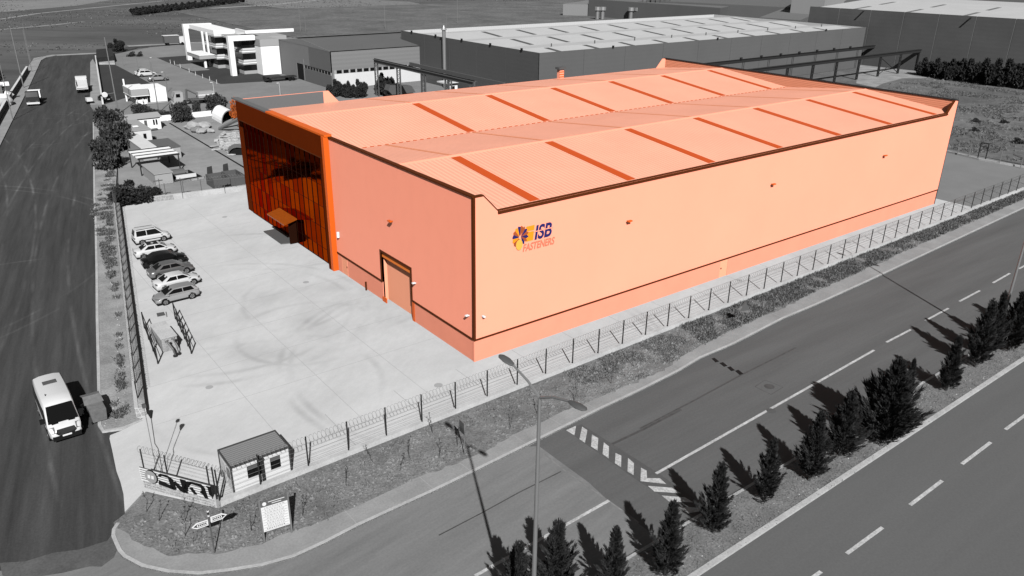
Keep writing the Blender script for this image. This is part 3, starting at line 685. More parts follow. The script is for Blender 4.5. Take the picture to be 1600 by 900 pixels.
bd = MB().slab(disc(.155,.52,.47,.07), .03, -pn).build('badge', 'pavement', nb)
MB().slab(disc(.155,.52,.33,.078), .01, -pn).build('badge_ring', 'sign_line', bd)
for u0 in (.115, .165): MB().slab([npt(u0,.40,.09), npt(u0+.035,.40,.09), npt(u0+.04,.66,.09), npt(u0+.005,.66,.09)], .012, -pn).build('badge_mark', 'sign_white', bd)
# letter shapes traced in board coordinates (u 0..1, v metres)
def shape(pts, nm='letter'): MB().prism_on = None; return pts
def letter(polys):
    mb = MB()
    for P in polys: mb.slab([npt(u, v, .10) for u, v in P], .05, -pn)
    mb.build('letter', 'sign_black', nb)
letter([[(.265,.80),(.30,1.0),(.40,1.02),(.47,.80),(.47,.72),(.41,.84),(.33,.88),(.29,.74)], [(.26,.12),(.47,.0),(.47,.22),(.27,.45)], [(.41,.84),(.47,.80),(.50,.10),(.47,.0),(.43,.2)]])
letter([[(.47,.62),(.50,.70),(.66,.06),(.60,-.02),(.55,.06)], [(.575,1.0),(.65,1.0),(.665,.25),(.64,.0),(.60,.1)], [(.65,.30),(.73,.92),(.71,1.0),(.665,.95),(.60,.30)]])
letter([[(.72,1.02),(.86,1.02),(.90,.80),(.84,.82),(.73,.86),(.69,.75)], [(.85,.85),(.90,.82),(.925,.02),(.89,.0),(.87,.2)], [(.69,.5),(.73,.55),(.78,.12),(.745,.08)], [(.84,.50),(.88,.55),(.88,.25),(.83,.35)]])
letter([[(.945,.95),(.985,.90),(.985,.30),(.955,.35)], [(.93,1.0),(.985,1.0),(.985,.9),(.94,.88)]])

# ------------------------------------------------------------------ gate barrier mast, kiosk, boards
gm = thing('camera_mast', (*g2(251,750), 0), 'tall thin twin pole mast with a dark horn speaker beside the entrance', 'mast')
p = Vector((*g2(247,747), 0)); q = Vector((*g2(257,752), 0))
MB().tube([p, p+UPV*5.6], .022, 6).build('pole', 'steel_pale', gm)
MB().tube([q, q+UPV*2.6, q+Vector((-.12,.05,3.0)), q+Vector((-.05,0,5.1))], .028, 6).build('pole', 'steel_mid', gm)
MB().tube([q+UPV*.6, q+Vector((-.35,.0,2.4))], .015, 5).build('stay', 'steel_mid', gm)
t_ = q+Vector((-.05,0,4.95))
MB().tube([t_, t_+Vector((.0,.0,.5))], .06, 8, .2).build('horn_speaker', 'steel_dark', gm)
MB().box(p.x-.1,p.x+.12,p.y-.1,p.y+.1,5.5,5.75).build('camera_box', 'steel_mid', gm)

KX0, KX1, KY0, KY1, KH = -22.95, -18.95, -5.55, -3.1, 2.12
ks = thing('gate_kiosk', (KX0,KY0,0), 'small white panel cabin with a grey ribbed roof beside the entrance', 'cabin')
n_ = 8
for i in range(n_):
    z0 = .08 + i*(KH-.2)/n_; z1 = z0+(KH-.2)/n_-.012
    for (a, b) in ([(KX0+.1, KX1-.1)] if (i < 3 or i > 6) else [(KX0+.1, KX0+1.05), (KX0+2.0, KX0+2.6), (KX0+3.3, KX1-.1)]):
        MB().box(a,b,KY0+.03,KY0+.1,z0,z1).build('wall_panel', 'kiosk_wall', ks)
MB().box(KX0+.08,KX1-.03,KY0+.1,KY1-.03,.05,KH-.05).build('shell', 'kiosk_wall', ks)
MB().box(KX0+.05,KX0+.08,KY0+.1,KY1-.1,.08,KH-.15).build('side_panel', 'kiosk_wall', ks)
for a, b in ((1.05, 2.0), (2.6, 3.3)):
    wv = MB().box(KX0+a,KX0+b,KY0+.06,KY0+.104,.08+3*(KH-.2)/8,.08+7*(KH-.2)/8).build('window', 'glass_house', ks)
    MB().box(KX0+a+.03,KX0+b-.03,KY0+.04,KY0+.06,1.45,1.72).build('blind', 'steel_mid', wv)
MB().box(KX0+.03,KX0+.05,KY0+.5,KY0+1.0,.9,1.6).build('window', 'glass_house', ks)
MB().box(KX0+.03,KX0+.05,KY0+1.2,KY0+1.9,.1,1.75).build('door', 'offwhite', ks)
for x in (KX0, KX1-.1):
    for y in (KY0, KY1-.1): MB().box(x,x+.1,y,y+.1,0,KH-.1).build('corner_post', 'kiosk_frame', ks)
MB().box(KX0,KX1,KY0,KY0+.08,KH-.1,KH+.04).box(KX0,KX1,KY1-.08,KY1,KH-.1,KH+.04).box(KX0,KX0+.08,KY0+.08,KY1-.08,KH-.1,KH+.04).box(KX1-.08,KX1,KY0+.08,KY1-.08,KH-.1,KH+.04).build('roof_frame', 'kiosk_frame', ks)
MB().box(KX0+.08,KX1-.08,KY0+.08,KY1-.08,KH-.05,KH-.01).build('roof', 'kiosk_roof', ks)
rbm = MB().box(0,KX1-KX0-.2,0,.11,0,.05).mesh('roof_rib', 'kiosk_roof_rib')
for i in range(10): inst('roof_rib', rbm, ks, (.1, .14+i*.222, KH-.01))
ac = thing('flue_box', (KX0+1.9,KY0-.05,0), 'dark narrow box standing against the white cabin between its windows', 'cabinet')
MB().box(KX0+1.95,KX0+2.12,KY0-.15,KY0+.02,.0,1.95).build('flue', 'steel_dark', ac)
MB().box(KX0+1.9,KX0+2.17,KY0-.2,KY0+.02,1.95,2.0).build('flue_cap', 'steel_dark', ac)
# information board
bx0, by, bx1 = at(413,846).x, at(413,846).y, at(456,832).x
by1 = at(456,832).y
b0 = Vector((bx0,by,0)); b1 = Vector((bx1,by1,0)); bd_ = (b1-b0); bl = bd_.length; bd_.normalize(); bnm = Vector((bd_.y,-bd_.x,0))
ib = thing('information_board', b0, 'tall white directory board with a dark header on two posts', 'sign')
for e in (b0, b1): MB().box(e.x-.05,e.x+.05,e.y-.05,e.y+.05,0,3.05).build('post', 'galv', ib)
def ibp(u, z, d=.0): return b0 + bd_*u + UPV*z + bnm*(.07+d)
MB().slab([ibp(.05,.72), ibp(bl-.05,.72), ibp(bl-.05,2.5), ibp(.05,2.5)], .04, -bnm).build('panel', 'sign_white', ib)
hd = MB().slab([ibp(.05,2.5), ibp(bl-.05,2.5), ibp(bl-.05,2.92), ibp(.05,2.92)], .04, -bnm).build('header', 'sign_grey', ib)
MB().slab([ibp(.27+.12*math.cos(R(a)),2.71+.13*math.sin(R(a)),.01) for a in range(0,360,30)], .01, -bnm).build('badge', 'sign_white', hd)
MB().slab([ibp(.5,2.76,.01), ibp(bl-.2,2.76,.01), ibp(bl-.2,2.80,.01), ibp(.5,2.80,.01)], .008, -bnm).slab([ibp(.7,2.62,.01), ibp(bl-.4,2.62,.01), ibp(bl-.4,2.66,.01), ibp(.7,2.66,.01)], .008, -bnm).build('header_text', 'sign_white', hd)
for i in range(9):
    z = .80+i*.19
    MB().slab([ibp(.10,z,.01), ibp(bl-.10,z,.01), ibp(bl-.10,z+.018,.01), ibp(.10,z+.018,.01)], .008, -bnm).build('row_rule', 'sign_line', ib)
    mb = MB(); u = .2+.15*rnd.random()
    while u < bl-.35:
        w_ = rnd.uniform(.05,.16); mb.slab([ibp(u,z+.08,.012), ibp(u+w_,z+.08,.012), ibp(u+w_,z+.12,.012), ibp(u,z+.12,.012)], .008, -bnm); u += w_+.05
    mb.build('row_text', 'sign_line' if i else 'sign_black', ib)['kind'] = 'stuff'
# two way direction sign
dp = Vector((*g2(335.5,864), 0))
ds = thing('direction_sign', dp, 'white two way arrow signpost standing in the corner planting', 'sign')
MB().tube([dp, dp+UPV*3.1], .04, 6).build('pole', 'steel_mid', ds)
dx = Vector((math.cos(R(-4)), math.sin(R(-4)), 0)); dn = Vector((dx.y,-dx.x,0))
for s_, zc in ((-1, 2.32), (1, 2.42)):
    def q_(u, z, d=.0): return dp + dx*(s_*u) + UPV*(zc+z) + dn*(.06+d)
    pts = [q_(.08,-.2), q_(.72,-.2), q_(1.0,0), q_(.72,.2), q_(.08,.2)]
    if s_ < 0: pts = pts[::-1]
    ar = MB().slab(pts, .03, -dn).build('arrow_board', 'sign_white', ds)
    ln = MB()
    for a, b in (((.14,-.13),(.66,-.10)), ((.14,.10),(.66,.13))):
        ln.slab([q_(a[0],a[1],.01), q_(b[0],a[1],.01), q_(b[0],b[1],.01), q_(a[0],b[1],.01)][::s_], .006, -dn)
    ln.slab([q_(.66,-.13,.01), q_(.9,0,.01), q_(.66,.13,.01), q_(.72,0,.01)][::s_], .006, -dn)
    for k in range(5): ln.slab([q_(.18+k*.1,-.05,.01), q_(.25+k*.1,-.05,.01), q_(.25+k*.1,.05,.01), q_(.18+k*.1,.05,.01)][::s_], .006, -dn)
    ln.build('arrow_text', 'sign_black', ar)
for k in range(3): MB().box(dp.x-.05,dp.x+.05,dp.y-.05,dp.y+.05,2.68+k*.16,2.76+k*.16).build('pole_band', 'sign_white' if k % 2 == 0 else 'sign_black', ds)
# the triangular road sign seen from behind, a flat sign edge-on
tp = Vector((*g2(1158.5,511), 0))
ts = thing('triangular_sign', tp, 'grey backed triangular road sign on a post in the planted strip', 'sign')
MB().tube([tp, tp+UPV*2.6], .035, 6).build('pole', 'galv', ts)
MB().slab([tp+Vector((-.55,.05,1.75)), tp+Vector((.55,-.25,1.75)), tp+Vector((0,-.1,2.7))], .03, (0,1,0)).build('plate', 'steel_mid', ts)
tp = Vector((*g2(726,712), 0))
ts = thing('road_sign', tp, 'road sign seen edge on, pale post beside the dark stain in the planted strip', 'sign')
MB().tube([tp, tp+UPV*2.7], .035, 6).build('pole', 'galv', ts)
MB().slab([tp+Vector((.0,.05,1.7)), tp+Vector((.06,.72,1.7)), tp+Vector((.06,.72,2.6)), tp+Vector((0,.05,2.6))], .03, (1,0,0)).build('plate', 'steel_mid', ts)

# ------------------------------------------------------------------ fenced pit in the yard
pit = thing('fenced_pit', (*g2(262,535), 0), 'pale concrete tank box with two dark slanted railings in the yard', 'tank')
MB().box(-21.05,-19.75,17.45,21.0,0,1.3).build('tank', 'stone', pit)
MB().box(-21.1,-19.7,17.4,19.3,1.3,1.36).build('lid', 'wall_concrete', pit)
MB().box(-21.1,-19.7,19.36,21.05,1.3,1.35).build('lid', 'wall_concrete', pit)
MB().prism([(-22.1,15.4),(-19.1,15.6),(-18.2,24.0),(-21.2,23.7)], 0, .02).build('slab', 'yard', pit)
for name_, a, b, n_ in (('w', (-22.0,15.6), (-21.1,23.4), 4), ('e', (-19.15,15.8), (-18.2,23.8), 6)):
    a = Vector((*a,0)); b = Vector((*b,0))
    for k in range(n_):
        p = a.lerp(b, k/(n_-1)); MB().box(p.x-.05,p.x+.05,p.y-.05,p.y+.05,0,1.7).build('railing_post', 'steel_dark', pit)
    MB().tube([a+UPV*1.65, b+UPV*1.65], .04, 5).tube([a+UPV*.9, b+UPV*.9], .03, 5).tube([a+UPV*.2, b+UPV*.2], .03, 5).build('rail', 'steel_dark', pit)
for dx_, dy_, tx in ((-20.4,16.1,-.9), (-20.05,16.3,-.35)):
    v = thing('pipe_valve', (dx_,dy_,0), 'rusty bent pipe with a valve wheel in front of the pale tank, %s one' % ('left' if tx < -.5 else 'right'), 'pipe')
    MB().tube([(dx_,dy_,.05),(dx_+tx*.1,dy_+.1,.7),(dx_+tx*.4,dy_+.5,1.35)], .08 if tx < -.5 else .05, 7).build('pipe', 'steel_mid', v)
    MB().tube([(dx_+tx*.4,dy_+.5,1.35),(dx_+tx*.45,dy_+.55,1.45)], .17, 8).build('valve_wheel', 'steel_mid', v)
    MB().tube([(dx_,dy_,0),(dx_,dy_,.16)], .2, 8).build('flange', 'steel_dark', v)

# ------------------------------------------------------------------ street lamps
def street_lamp(base, h, arms, label, group=None, r=.13, name='street_lamp'):
    t = thing(name, base, label, 'street lamp', group); b = Vector(base)
    MB().tube([b, b+UPV*h*.5, b+UPV*h], r, 10, r*.55).build('pole', 'galv', t, smooth=True)
    MB().tube([b, b+UPV*.25], r*1.8, 8).build('base_plate', 'steel_mid', t)
    for (ax, ay, up) in arms:
        e = b + Vector((ax, ay, h+up)); s0 = b+UPV*h
        MB().tube([s0, s0.lerp(e,.45)+UPV*.1, e], .065, 6, .05).build('arm', 'galv', t, smooth=True)
        d = Vector((ax,ay,0)).normalized(); s_ = Vector((-d.y,d.x,0)); up_ = UPV
        hd = MB(); prof = [(0,.07,.05),(.15,.15,.07),(.5,.21,.09),(.85,.17,.06),(1.0,.06,.02)]
        vs_, fs_ = [], []
        for (u, hw, hh) in prof:
            c = e + d*u*.95 + UPV*.08*u
            for a in range(8):
                an = 2*math.pi*a/8; vs_.append(c + s_*math.cos(an)*hw + up_*math.sin(an)*hh)
        for i in range(4):
            for j in range(8): fs_.append((i*8+j, i*8+(j+1)%8, (i+1)*8+(j+1)%8, (i+1)*8+j))
        fs_ += [tuple(range(7,-1,-1)), tuple(range(32,40))]
        hd.add(vs_, fs_).build('lamp_head', 'steel_mid', t, smooth=True)
    return t
street_lamp((-16.7,-28.6,0), 16.35, [(0,1.75,.7),(0,-1.75,.7)], 'tall double arm street lamp rising in the foreground from the bottom edge')
street_lamp((41.4,-25.3,0), 16.35, [(0,1.75,.7),(0,-1.75,.7)], 'tall street lamp pole behind the cypresses at the right edge')
def simple_pole(px, py, h, label, r=.12, arm=None, group='slim poles around the far yards', m='galv'):
    b = Vector((*g2(px,py), 0)); t = thing('lamp_pole', b, label, 'pole', group)
    MB().tube([b, b+UPV*h], r, 6, r*.6).build('pole', m, t)
    if arm: MB().tube([b+UPV*h, b+UPV*h+Vector(arm)], .06, 5).build('arm', m, t); e = b+UPV*h+Vector(arm); MB().box(e.x-.25,e.x+.25,e.y-.12,e.y+.12,e.z-.06,e.z+.06).build('lamp_head', 'offwhite', t)
    return t
simple_pole(185,178,15.5,'tallest grey pole standing in front of the west lawn and dish lamp', .14)
simple_pole(248,176,10.5,'tall pole in front of the white gatehouse', .13)
simple_pole(262,143,4.6,'short lamp pole right of the gatehouse', .09, (-.6,0,.1))
simple_pole(50,112,11.2,'pole at the far left bend of the side road', .1)
simple_pole(48,96,11,'slimmer pole beside the far bend of the side road', .08)
simple_pole(20,187,11.5,'pale pole on the verge beside the greenhouse', .1, (-1.2,.4,.2))
simple_pole(37,137,14.6,'tall pale pole behind the approaching dark truck', .14)
simple_pole(335,148,2.9,'small white lamp in the yard left of the brick bordered lawn', .06, (-.4,0,.05), m='offwhite')
simple_pole(438,149,2.9,'small white lamp in the yard in front of the grey shed', .06, (-.4,0,.05), m='offwhite')
simple_pole(193,103,3.4,'small lamp at the lawn edge left of the parked white cars', .06)
simple_pole(237,118,4.6,'lamp beside the two white cars by the lawn', .07, (.5,.3,.1))
simple_pole(216,106,3.2,'thin pole behind the two white cars', .06)
simple_pole(698,52,8,'thin pole behind the dark warehouse roof left part', .1)
simple_pole(470,49,10,'thin mast in the field above the grey shed', .1)
simple_pole(478,50,6,'shorter thin mast in the field above the grey shed', .09)
simple_pole(602,45,15,'thin mast in the field above the dark warehouse corner', .12)
simple_pole(715,36,15,'tall thin mast on the dirt track behind the warehouse', .12)
for i, (px, py) in enumerate([(266.5,99),(273,101),(282,106),(296,113),(306,118),(317,122),(328,126),(339,131)]):
    simple_pole(px,py,1.1,'low bollard light on the office lawn edge, number %s from the left' % ['one','two','three','four','five','six','seven','eight'][i], .09, None, 'bollard lights along the office lawn', 'offwhite')
# round floodlight dish on the tall pole
b = Vector((*g2(185,178),0)); t = thing('floodlight_dish', b+Vector((-1.6,.4,3.0)), 'round white dish lamp held off the tall grey pole', 'floodlight')
MB().tube([b+Vector((0,0,4.4)), b+Vector((-1.7,-.2,4.3))], .06, 5).build('arm', 'galv', t)
MB().tube([b+Vector((-2.0,-.45,4.2)), b+Vector((-2.0,-.25,4.25))], .55, 14).build('dish', 'white', t)

# ------------------------------------------------------------------ vegetation
def leaf_mesh(name, blades, material, material2=None, frac=.35):
    me = bpy.data.meshes.new(name); vs = []; fs = []; mi = []
    for (p, d, s_, ln, wd) in blades:
        o = len(vs); p = Vector(p); d = Vector(d); s_ = Vector(s_)
        vs += [tuple(p - s_*wd*.5), tuple(p + d*ln*.5 + s_*wd), tuple(p + d*ln), tuple(p + d*ln*.55 - s_*wd)]
        fs.append((o,o+1,o+2,o+3)); mi.append(1 if rnd.random() < frac else 0)
    me.from_pydata(vs, [], fs); me.materials.append(MATS[material])
    if material2: me.materials.append(MATS[material2]); me.polygons.foreach_set('material_index', mi)
    me.update(); return me
def rvec(r_): 
    while True:
        v = Vector((r_.uniform(-1,1), r_.uniform(-1,1), r_.uniform(-1,1)))
        if .1 < v.length < 1: return v.normalized()
def cypress_mesh(seed, h=5.0, rad=1.05, n=95, gap=.15):
    r_ = random.Random(seed); bl = []; tr = MB()
    tr.tube([(0,0,0),(0,0,h*.5),(.05,0,h*.93)], .1, 6, .02)
    for k in range(n):
        t = (k+r_.random())/n; z = .08*h + t*h*.86
        prof = rad*(1-t**1.15)*(.6+.4*min(1, t*6)) + .12
        an = k*2.399+r_.uniform(-.35,.35); L = prof*(r_.uniform(.6,1.0) if r_.random() < .55 else r_.uniform(1.0,1.5))
        up = .7+.9*t; dr_ = Vector((math.cos(an), math.sin(an), up*r_.uniform(.8,1.25))).normalized()
        start = Vector((0,0,z-.35*L)); bend = Vector((0,0,.25*L))
        if k % 3 == 0: tr.tube([start, start+dr_*L*.8], .02, 4, .006)
        m_ = int(46+60*prof)
        for j in range(m_):
            s_ = r_.uniform(.1,1)**.75; c = start + dr_*L*s_ + bend*s_*s_ + rvec(r_)*(.27*(1.0-s_)**.8+.015)*(.45+prof*.5)
            d = (dr_*1.1+rvec(r_)*(.65-.35*s_)+Vector((0,0,.3))).normalized(); sd2 = d.cross(rvec(r_)).normalized()
            bl.append((c, d, sd2, r_.uniform(.16,.36)*(.8+.4*prof), r_.uniform(.016,.032)))
        tip = start + dr_*L*1.0 + bend
        for j in range(9):
            d = (dr_+Vector((0,0,.5))+rvec(r_)*.38).normalized(); bl.append((tip-dr_*r_.uniform(0,.25)*L, d, d.cross(rvec(r_)).normalized(), r_.uniform(.2,.42), r_.uniform(.012,.022)))
    for j in range(60):
        z = h*r_.uniform(.88,1.03); bl.append(((r_.uniform(-.06,.06), r_.uniform(-.06,.06), z-.15), (r_.uniform(-.3,.3), r_.uniform(-.3,.3), 1), rvec(r_), .2, .03))
    return tr.mesh('trunk', 'bark'), leaf_mesh('crown', bl, 'leaf_cypress', 'leaf_cypress_light')
cyp = [cypress_mesh(11), cypress_mesh(12, rad=.9), cypress_mesh(13, rad=1.25, n=105), cypress_mesh(14, rad=1.1, n=85), cypress_mesh(15, h=5.0, rad=1.7, n=190)]
trees = [  # base px, height, variant, width scale, label
 ((808,962), 5.0, 2, 1.05, 'dark cypress at the bottom edge just left of the foreground lamp'),
 ((868,930), 5.2, 2, 1.1, 'bushy cypress at the bottom edge just right of the foreground lamp'),
 ((955,933), 4.9, 1, 1.05, 'second cypress right of the foreground lamp, cut by the bottom edge'),
 ((1040,900), 5.3, 0, 1.05, 'cypress in the median below the end of the zebra marking'),
 ((1114,832), 5.2, 0, 1.0, 'cypress with its shadow pointing at the hump chevrons'),
 ((1194,783), 4.8, 3, 1.0, 'short full cypress, second right of the hump chevrons'),
 ((1264,750), 5.5, 1, 1.1, 'slim tall cypress, third right of the hump chevrons'),
 ((1312,711), 5.3, 2, 1.15, 'cypress leaning against the left side of the broadest tree'),
 ((1378,690), 6.9, 4, 1.12, 'broadest and bushiest cypress in the middle of the median'),
 ((1418,608), 2.9, 0, 1.0, 'small cypress tucked behind the right shoulder of the broadest tree'),
 ((1478,610), 5.0, 0, 1.05, 'lone cypress just right of the broadest tree'),
 ((1524,573), 6.4, 3, 1.0, 'tall cypress of a close pair near the right lamp pole'),
 ((1543,556), 6.3, 1, .95, 'rear cypress of a close pair near the right lamp pole'),
 ((1576,546), 5.9, 2, 1.1, 'dark cypress standing at the foot of the right lamp pole'),
 ((1612,523), 5.8, 2, 1.15, 'last cypress, cut by the right edge of the picture')]
for (px, py), h, v, ws, lab in trees:
    c = at(px, py, .02); t = thing('cypress_tree', (c.x,c.y,0), lab, 'tree', 'cypress trees along the median')
    s_ = h/5.0; rz = rnd.uniform(0,6.28)
    inst('trunk', cyp[v][0], t, rz=rz, scale=(s_*ws,s_*ws,s_)); inst('crown', cyp[v][1], t, rz=rz, scale=(s_*ws,s_*ws,s_))
def bush_mesh(seed, rad=1.0, hh=1.0, n=2600, clumps=22, ln=(.10,.22), mats=('leaf_bush','leaf_dark'), stems=True):
    r_ = random.Random(seed); bl = []; tr = MB()
    cs = []
    for i in range(clumps):
        v = rvec(r_); v.z = abs(v.z); q = Vector((v.x*rad*.7, v.y*rad*.7, .25*hh + v.z*hh*.7)) * r_.uniform(.5,1.3); cs.append((q, r_.uniform(.14,.36)*rad))
        if stems: tr.tube([(0,0,0), q*.5+Vector((r_.uniform(-.05,.05),0,0)), q], .03*rad, 4, .01)
    for j in range(n):
        q, cr = r_.choice(cs); v = rvec(r_)*cr*r_.uniform(.5,1.1)**.6; v.z *= .8
        c = q+v; c.z = max(.05, c.z); d = (rvec(r_)+v.normalized()*.6+Vector((0,0,.3))).normalized(); bl.append((c, d, d.cross(rvec(r_)).normalized(), r_.uniform(*ln), r_.uniform(*ln)*.35))
    return (tr.mesh('trunk','bark') if stems else None), leaf_mesh('crown', bl, mats[0], mats[1])
bushes = [bush_mesh(31, ln=(.08,.2), n=4200, clumps=34, mats=('leaf_bush','leaf_cypress')), bush_mesh(32, ln=(.10,.2), n=4200, clumps=24, mats=('leaf_dark','leaf_cypress')), bush_mesh(33, n=1500, clumps=12, ln=(.12,.26)), bush_mesh(34, mats=('leaf_orange','leaf_orange'), n=1500)]
def bush(px, py, r, h, v, label, group=None, name='bush', cat='bush'):
    c = at(px, py, 0); t = thing(name, (c.x,c.y,-.05), label, cat, group); rz = rnd.uniform(0,6)
    if bushes[v][0]: inst('trunk', bushes[v][0], t, rz=rz, scale=(r,r,h))
    inst('crown', bushes[v][1], t, rz=rz, scale=(r,r,h)); return t
bush(172,262,2.6,4.2,0,'tall grey leafy tree over the verge, front one of the roadside clump', 'trees beside the side road', 'tree', 'tree')
bush(183,235,3.0,4.6,0,'tall leafy tree behind the front one of the roadside clump', 'trees beside the side road', 'tree', 'tree')
bush(176,208,2.6,4.4,0,'farthest leafy tree of the roadside clump near the white cabins', 'trees beside the side road', 'tree', 'tree')
bush(205,317,2.9,2.7,1,'dense dark round bush in the corner behind the yard wall')
bush(228,314,2.0,2.0,1,'smaller dark bush right of the round one behind the yard wall')
bush(283,190,2.0,3.4,0,'leafy tree between the white cabin and the low white wall', None, 'tree', 'tree')
bush(341,178,2.6,3.6,0,'leafy tree right behind the crane truck', None, 'tree', 'tree')
bush(308,180,1.0,2.6,0,'slim small tree between the two leafy trees', None, 'tree', 'tree')
bush(222,178,2.0,1.8,0,'bush on the ground in front of the gatehouse')
bush(240,180,1.6,1.2,0,'low bush right below the gatehouse')
bush(258,183,1.8,1.2,0,'low bush behind the roof of the white cabin')
bush(371,190,1.3,3.4,3,'orange tinted tree poking out behind the glass front corner', None, 'tree', 'tree')
bush(184,80,2.6,3.6,1,'dark tree at the far end of the west lawn', None, 'tree', 'tree')
bush(205,88,1.6,1.2,2,'low scrub at the far end of the factory yard')
bush(218,88,1.2,1.2,2,'small scrub on the bare patch beyond the lawn')
for i, (px, py, r, h) in enumerate([(525,150,2.6,3.6),(543,152,2.2,3.4),(562,152,2.4,3.8),(601,148,3.2,4.6),(612,152,2.6,3.6)]):
    bush(px, py, r*.8, h, 1, ['round dark tree at the corner of the grey shed','thin tree left of centre before the pale shed wall','taller thin tree before the pale shed wall','big leafy tree beside the first crane column','leafy tree between the crane columns'][i], 'trees beside the grey shed', 'tree', 'tree')
hedge_lab = ['leftmost tree of the dark row before the big right building','second tree from the left of the dark row','third tree from the left of the dark row','fourth tree of the dark row','fifth tree of the dark row','sixth tree of the dark row','seventh tree of the dark row','tree of the dark row second from the picture edge','rightmost tree of the dark row at the picture edge']
for i, (px, py) in enumerate([(1444,118),(1462,121),(1480,124),(1497,125),(1514,128),(1533,130),(1552,133),(1572,135),(1594,138)]):
    bush(px, py, 3.0+i*.12, 4.6+i*.28, 1, hedge_lab[i], 'row of dark trees before the big right building', 'tree', 'tree')
# a far tree belt in the fields: individual bushes
for i in range(17):
    t_ = i/16; px = 213+t_*165; py = 23-t_*20
    bush(px, py, 2.8, 3.4, 1, ['leftmost tree of the far belt across the fields','second tree from the left end of the far belt','third tree from the left end of the far belt','fourth tree from the left end of the far belt','fifth tree from the left end of the far belt','sixth tree from the left end of the far belt','seventh tree from the left end of the far belt','eighth tree from the left end of the far belt','middle tree of the far belt across the fields','eighth tree from the right end of the far belt','seventh tree from the right end of the far belt','sixth tree from the right end of the far belt','fifth tree from the right end of the far belt','fourth tree from the right end of the far belt','third tree from the right end of the far belt','second tree from the right end of the far belt','rightmost tree of the far belt by the top edge'][i], 'far belt of trees in the fields', 'tree', 'tree')
# weeds and dry stalks
def scatter(name, poly, n, hmin, hmax, material, label, wid=.02, clump=5, seed=1, dens=None, mat2=None, z=-.02, lean=.5):
    r_ = random.Random(seed); xs_ = [p[0] for p in poly]; ys_ = [p[1] for p in poly]; bl = []
    tries = 0; cnt = 0
    while cnt < n and tries < n*30:
        tries += 1; x = r_.uniform(min(xs_), max(xs_)); y = r_.uniform(min(ys_), max(ys_))
        if not inpoly(x, y, poly): continue
        if dens and r_.random() > dens(x, y): continue
        cnt += 1; s_ = r_.uniform(.5,1)
        for j in range(clump):
            d = Vector((r_.uniform(-lean,lean), r_.uniform(-lean,lean), 1)).normalized(); h = r_.uniform(hmin,hmax)*s_
            bl.append(((x+r_.uniform(-.08,.08)*4*s_, y+r_.uniform(-.08,.08)*4*s_, z), d, d.cross(rvec(r_)).normalized(), h, wid))
    o = bpy.data.objects.new(name, leaf_mesh(name, bl, material, mat2, .4)); col.objects.link(o); return tag(o, label, 'weeds', kind='stuff')
sp = [(x, fy(x)-.5) for x in (-22, 20, 60, 104)] 
strip_poly = [p for p in INNER if p[0] < 110] + [(104, fy(104)-.5), (60, fy(60)-.5), (20, fy(20)-.5), (-22, fy(-22)-.6)]
import mathutils
def nd(s, lo, ox=0): 
    def f(x, y):
        v = mathutils.noise.noise(Vector((x*s+ox, y*s, 3.1)))*.5+.5; return 1 if v > lo else max(0, v-lo+.12)*1.5
    return f
scatter('dry_weeds', strip_poly, 6000, .05, .26, 'weed', 'dry weeds and stubble over the planted strip beside the pavement', .022, 6, 5, lambda x, y: nd(.35,.5)(x,y)*(1 if x > 5 else .15), 'weed_pale')
scatter('dry_weeds', [p for p in strip_poly if p[0] > 18], 5200, .15, .42, 'weed', 'taller dry grass growing along the right half of the front fence', .028, 6, 6, nd(.5,.42,9), 'weed_pale')
vp = [(-28.3,7.6), (-26.2,8.5), (-14.9,64.5), (-9.9,85), (-10.8,85), (-17.4,64.5), (-22,30), (-26,12)]
scatter('roadside_weeds', vp, 1500, .15, .5, 'weed', 'dark weeds on the verge between the side road kerb and the yard wall', .03, 9, 7, nd(.6,.52,4), 'weed_pale', lean=.9)
scatter('rough_grass', [(119,-2), (200,30), (215,65), (125,62), (119,15)], 4200, .25, .7, 'weed', 'rough dry grass and scrub on the open ground at the right', .05, 6, 8, nd(.12,.5,2), 'weed_pale', z=-.06, lean=.8)
scatter('field_scrub', [(-60,250), (20,262), (90,330), (330,330), (620,420), (300,700), (-30,700)], 9000, .2, .6, 'weed', 'rough scrub and dry grass over the far fields', .28, 4, 18, nd(.02,.5,5), 'weed_pale', z=-.32, lean=1.2)
scatter('median_grass', [(-30,-28.3), (60,-28.2), (60,-25.2), (-30,-25.2)], 3500, .04, .12, 'weed', 'thin dry grass on the median soil between the cypresses', .02, 5, 9, None, 'weed_pale', z=.0)
def clods(name, poly, n, rmin, rmax, material, label, seed, z=.0, dens=None):
    r_ = random.Random(seed); xs_ = [p[0] for p in poly]; ys_ = [p[1] for p in poly]; mb = MB(); c_ = 0
    while c_ < n:
        x = r_.uniform(min(xs_), max(xs_)); y = r_.uniform(min(ys_), max(ys_))
        if not inpoly(x, y, poly) or (dens and r_.random() > dens(x, y)): c_ += .02; continue
        c_ += 1; q = r_.uniform(rmin, rmax)*r_.uniform(.4,1); a = r_.uniform(0,3)
        P = [(x+q*math.cos(a+k*1.257)*r_.uniform(.7,1.3), y+q*math.sin(a+k*1.257)*r_.uniform(.7,1.3), z-.02) for k in range(5)]
        T = (x+r_.uniform(-.3,.3)*q, y+r_.uniform(-.3,.3)*q, z+q*r_.uniform(.35,.9)); mb.add(P+[T], [(k,(k+1)%5,5) for k in range(5)])
    o = mb.build(name, material); return tag(o, label, 'soil', kind='stuff')
clods('soil_clods', strip_poly, 5200, .05, .26, 'soil', 'rough lumps of dug soil over the planted strip beside the pavement', 71, .0, nd(.4,.42,3))
clods('loose_stones', strip_poly, 500, .03, .12, 'verge', 'small pale stones lying on the planted strip', 72)
clods('loose_stones', vp, 500, .03, .14, 'kerb_light', 'small pale stones on the verge beside the yard wall', 73)
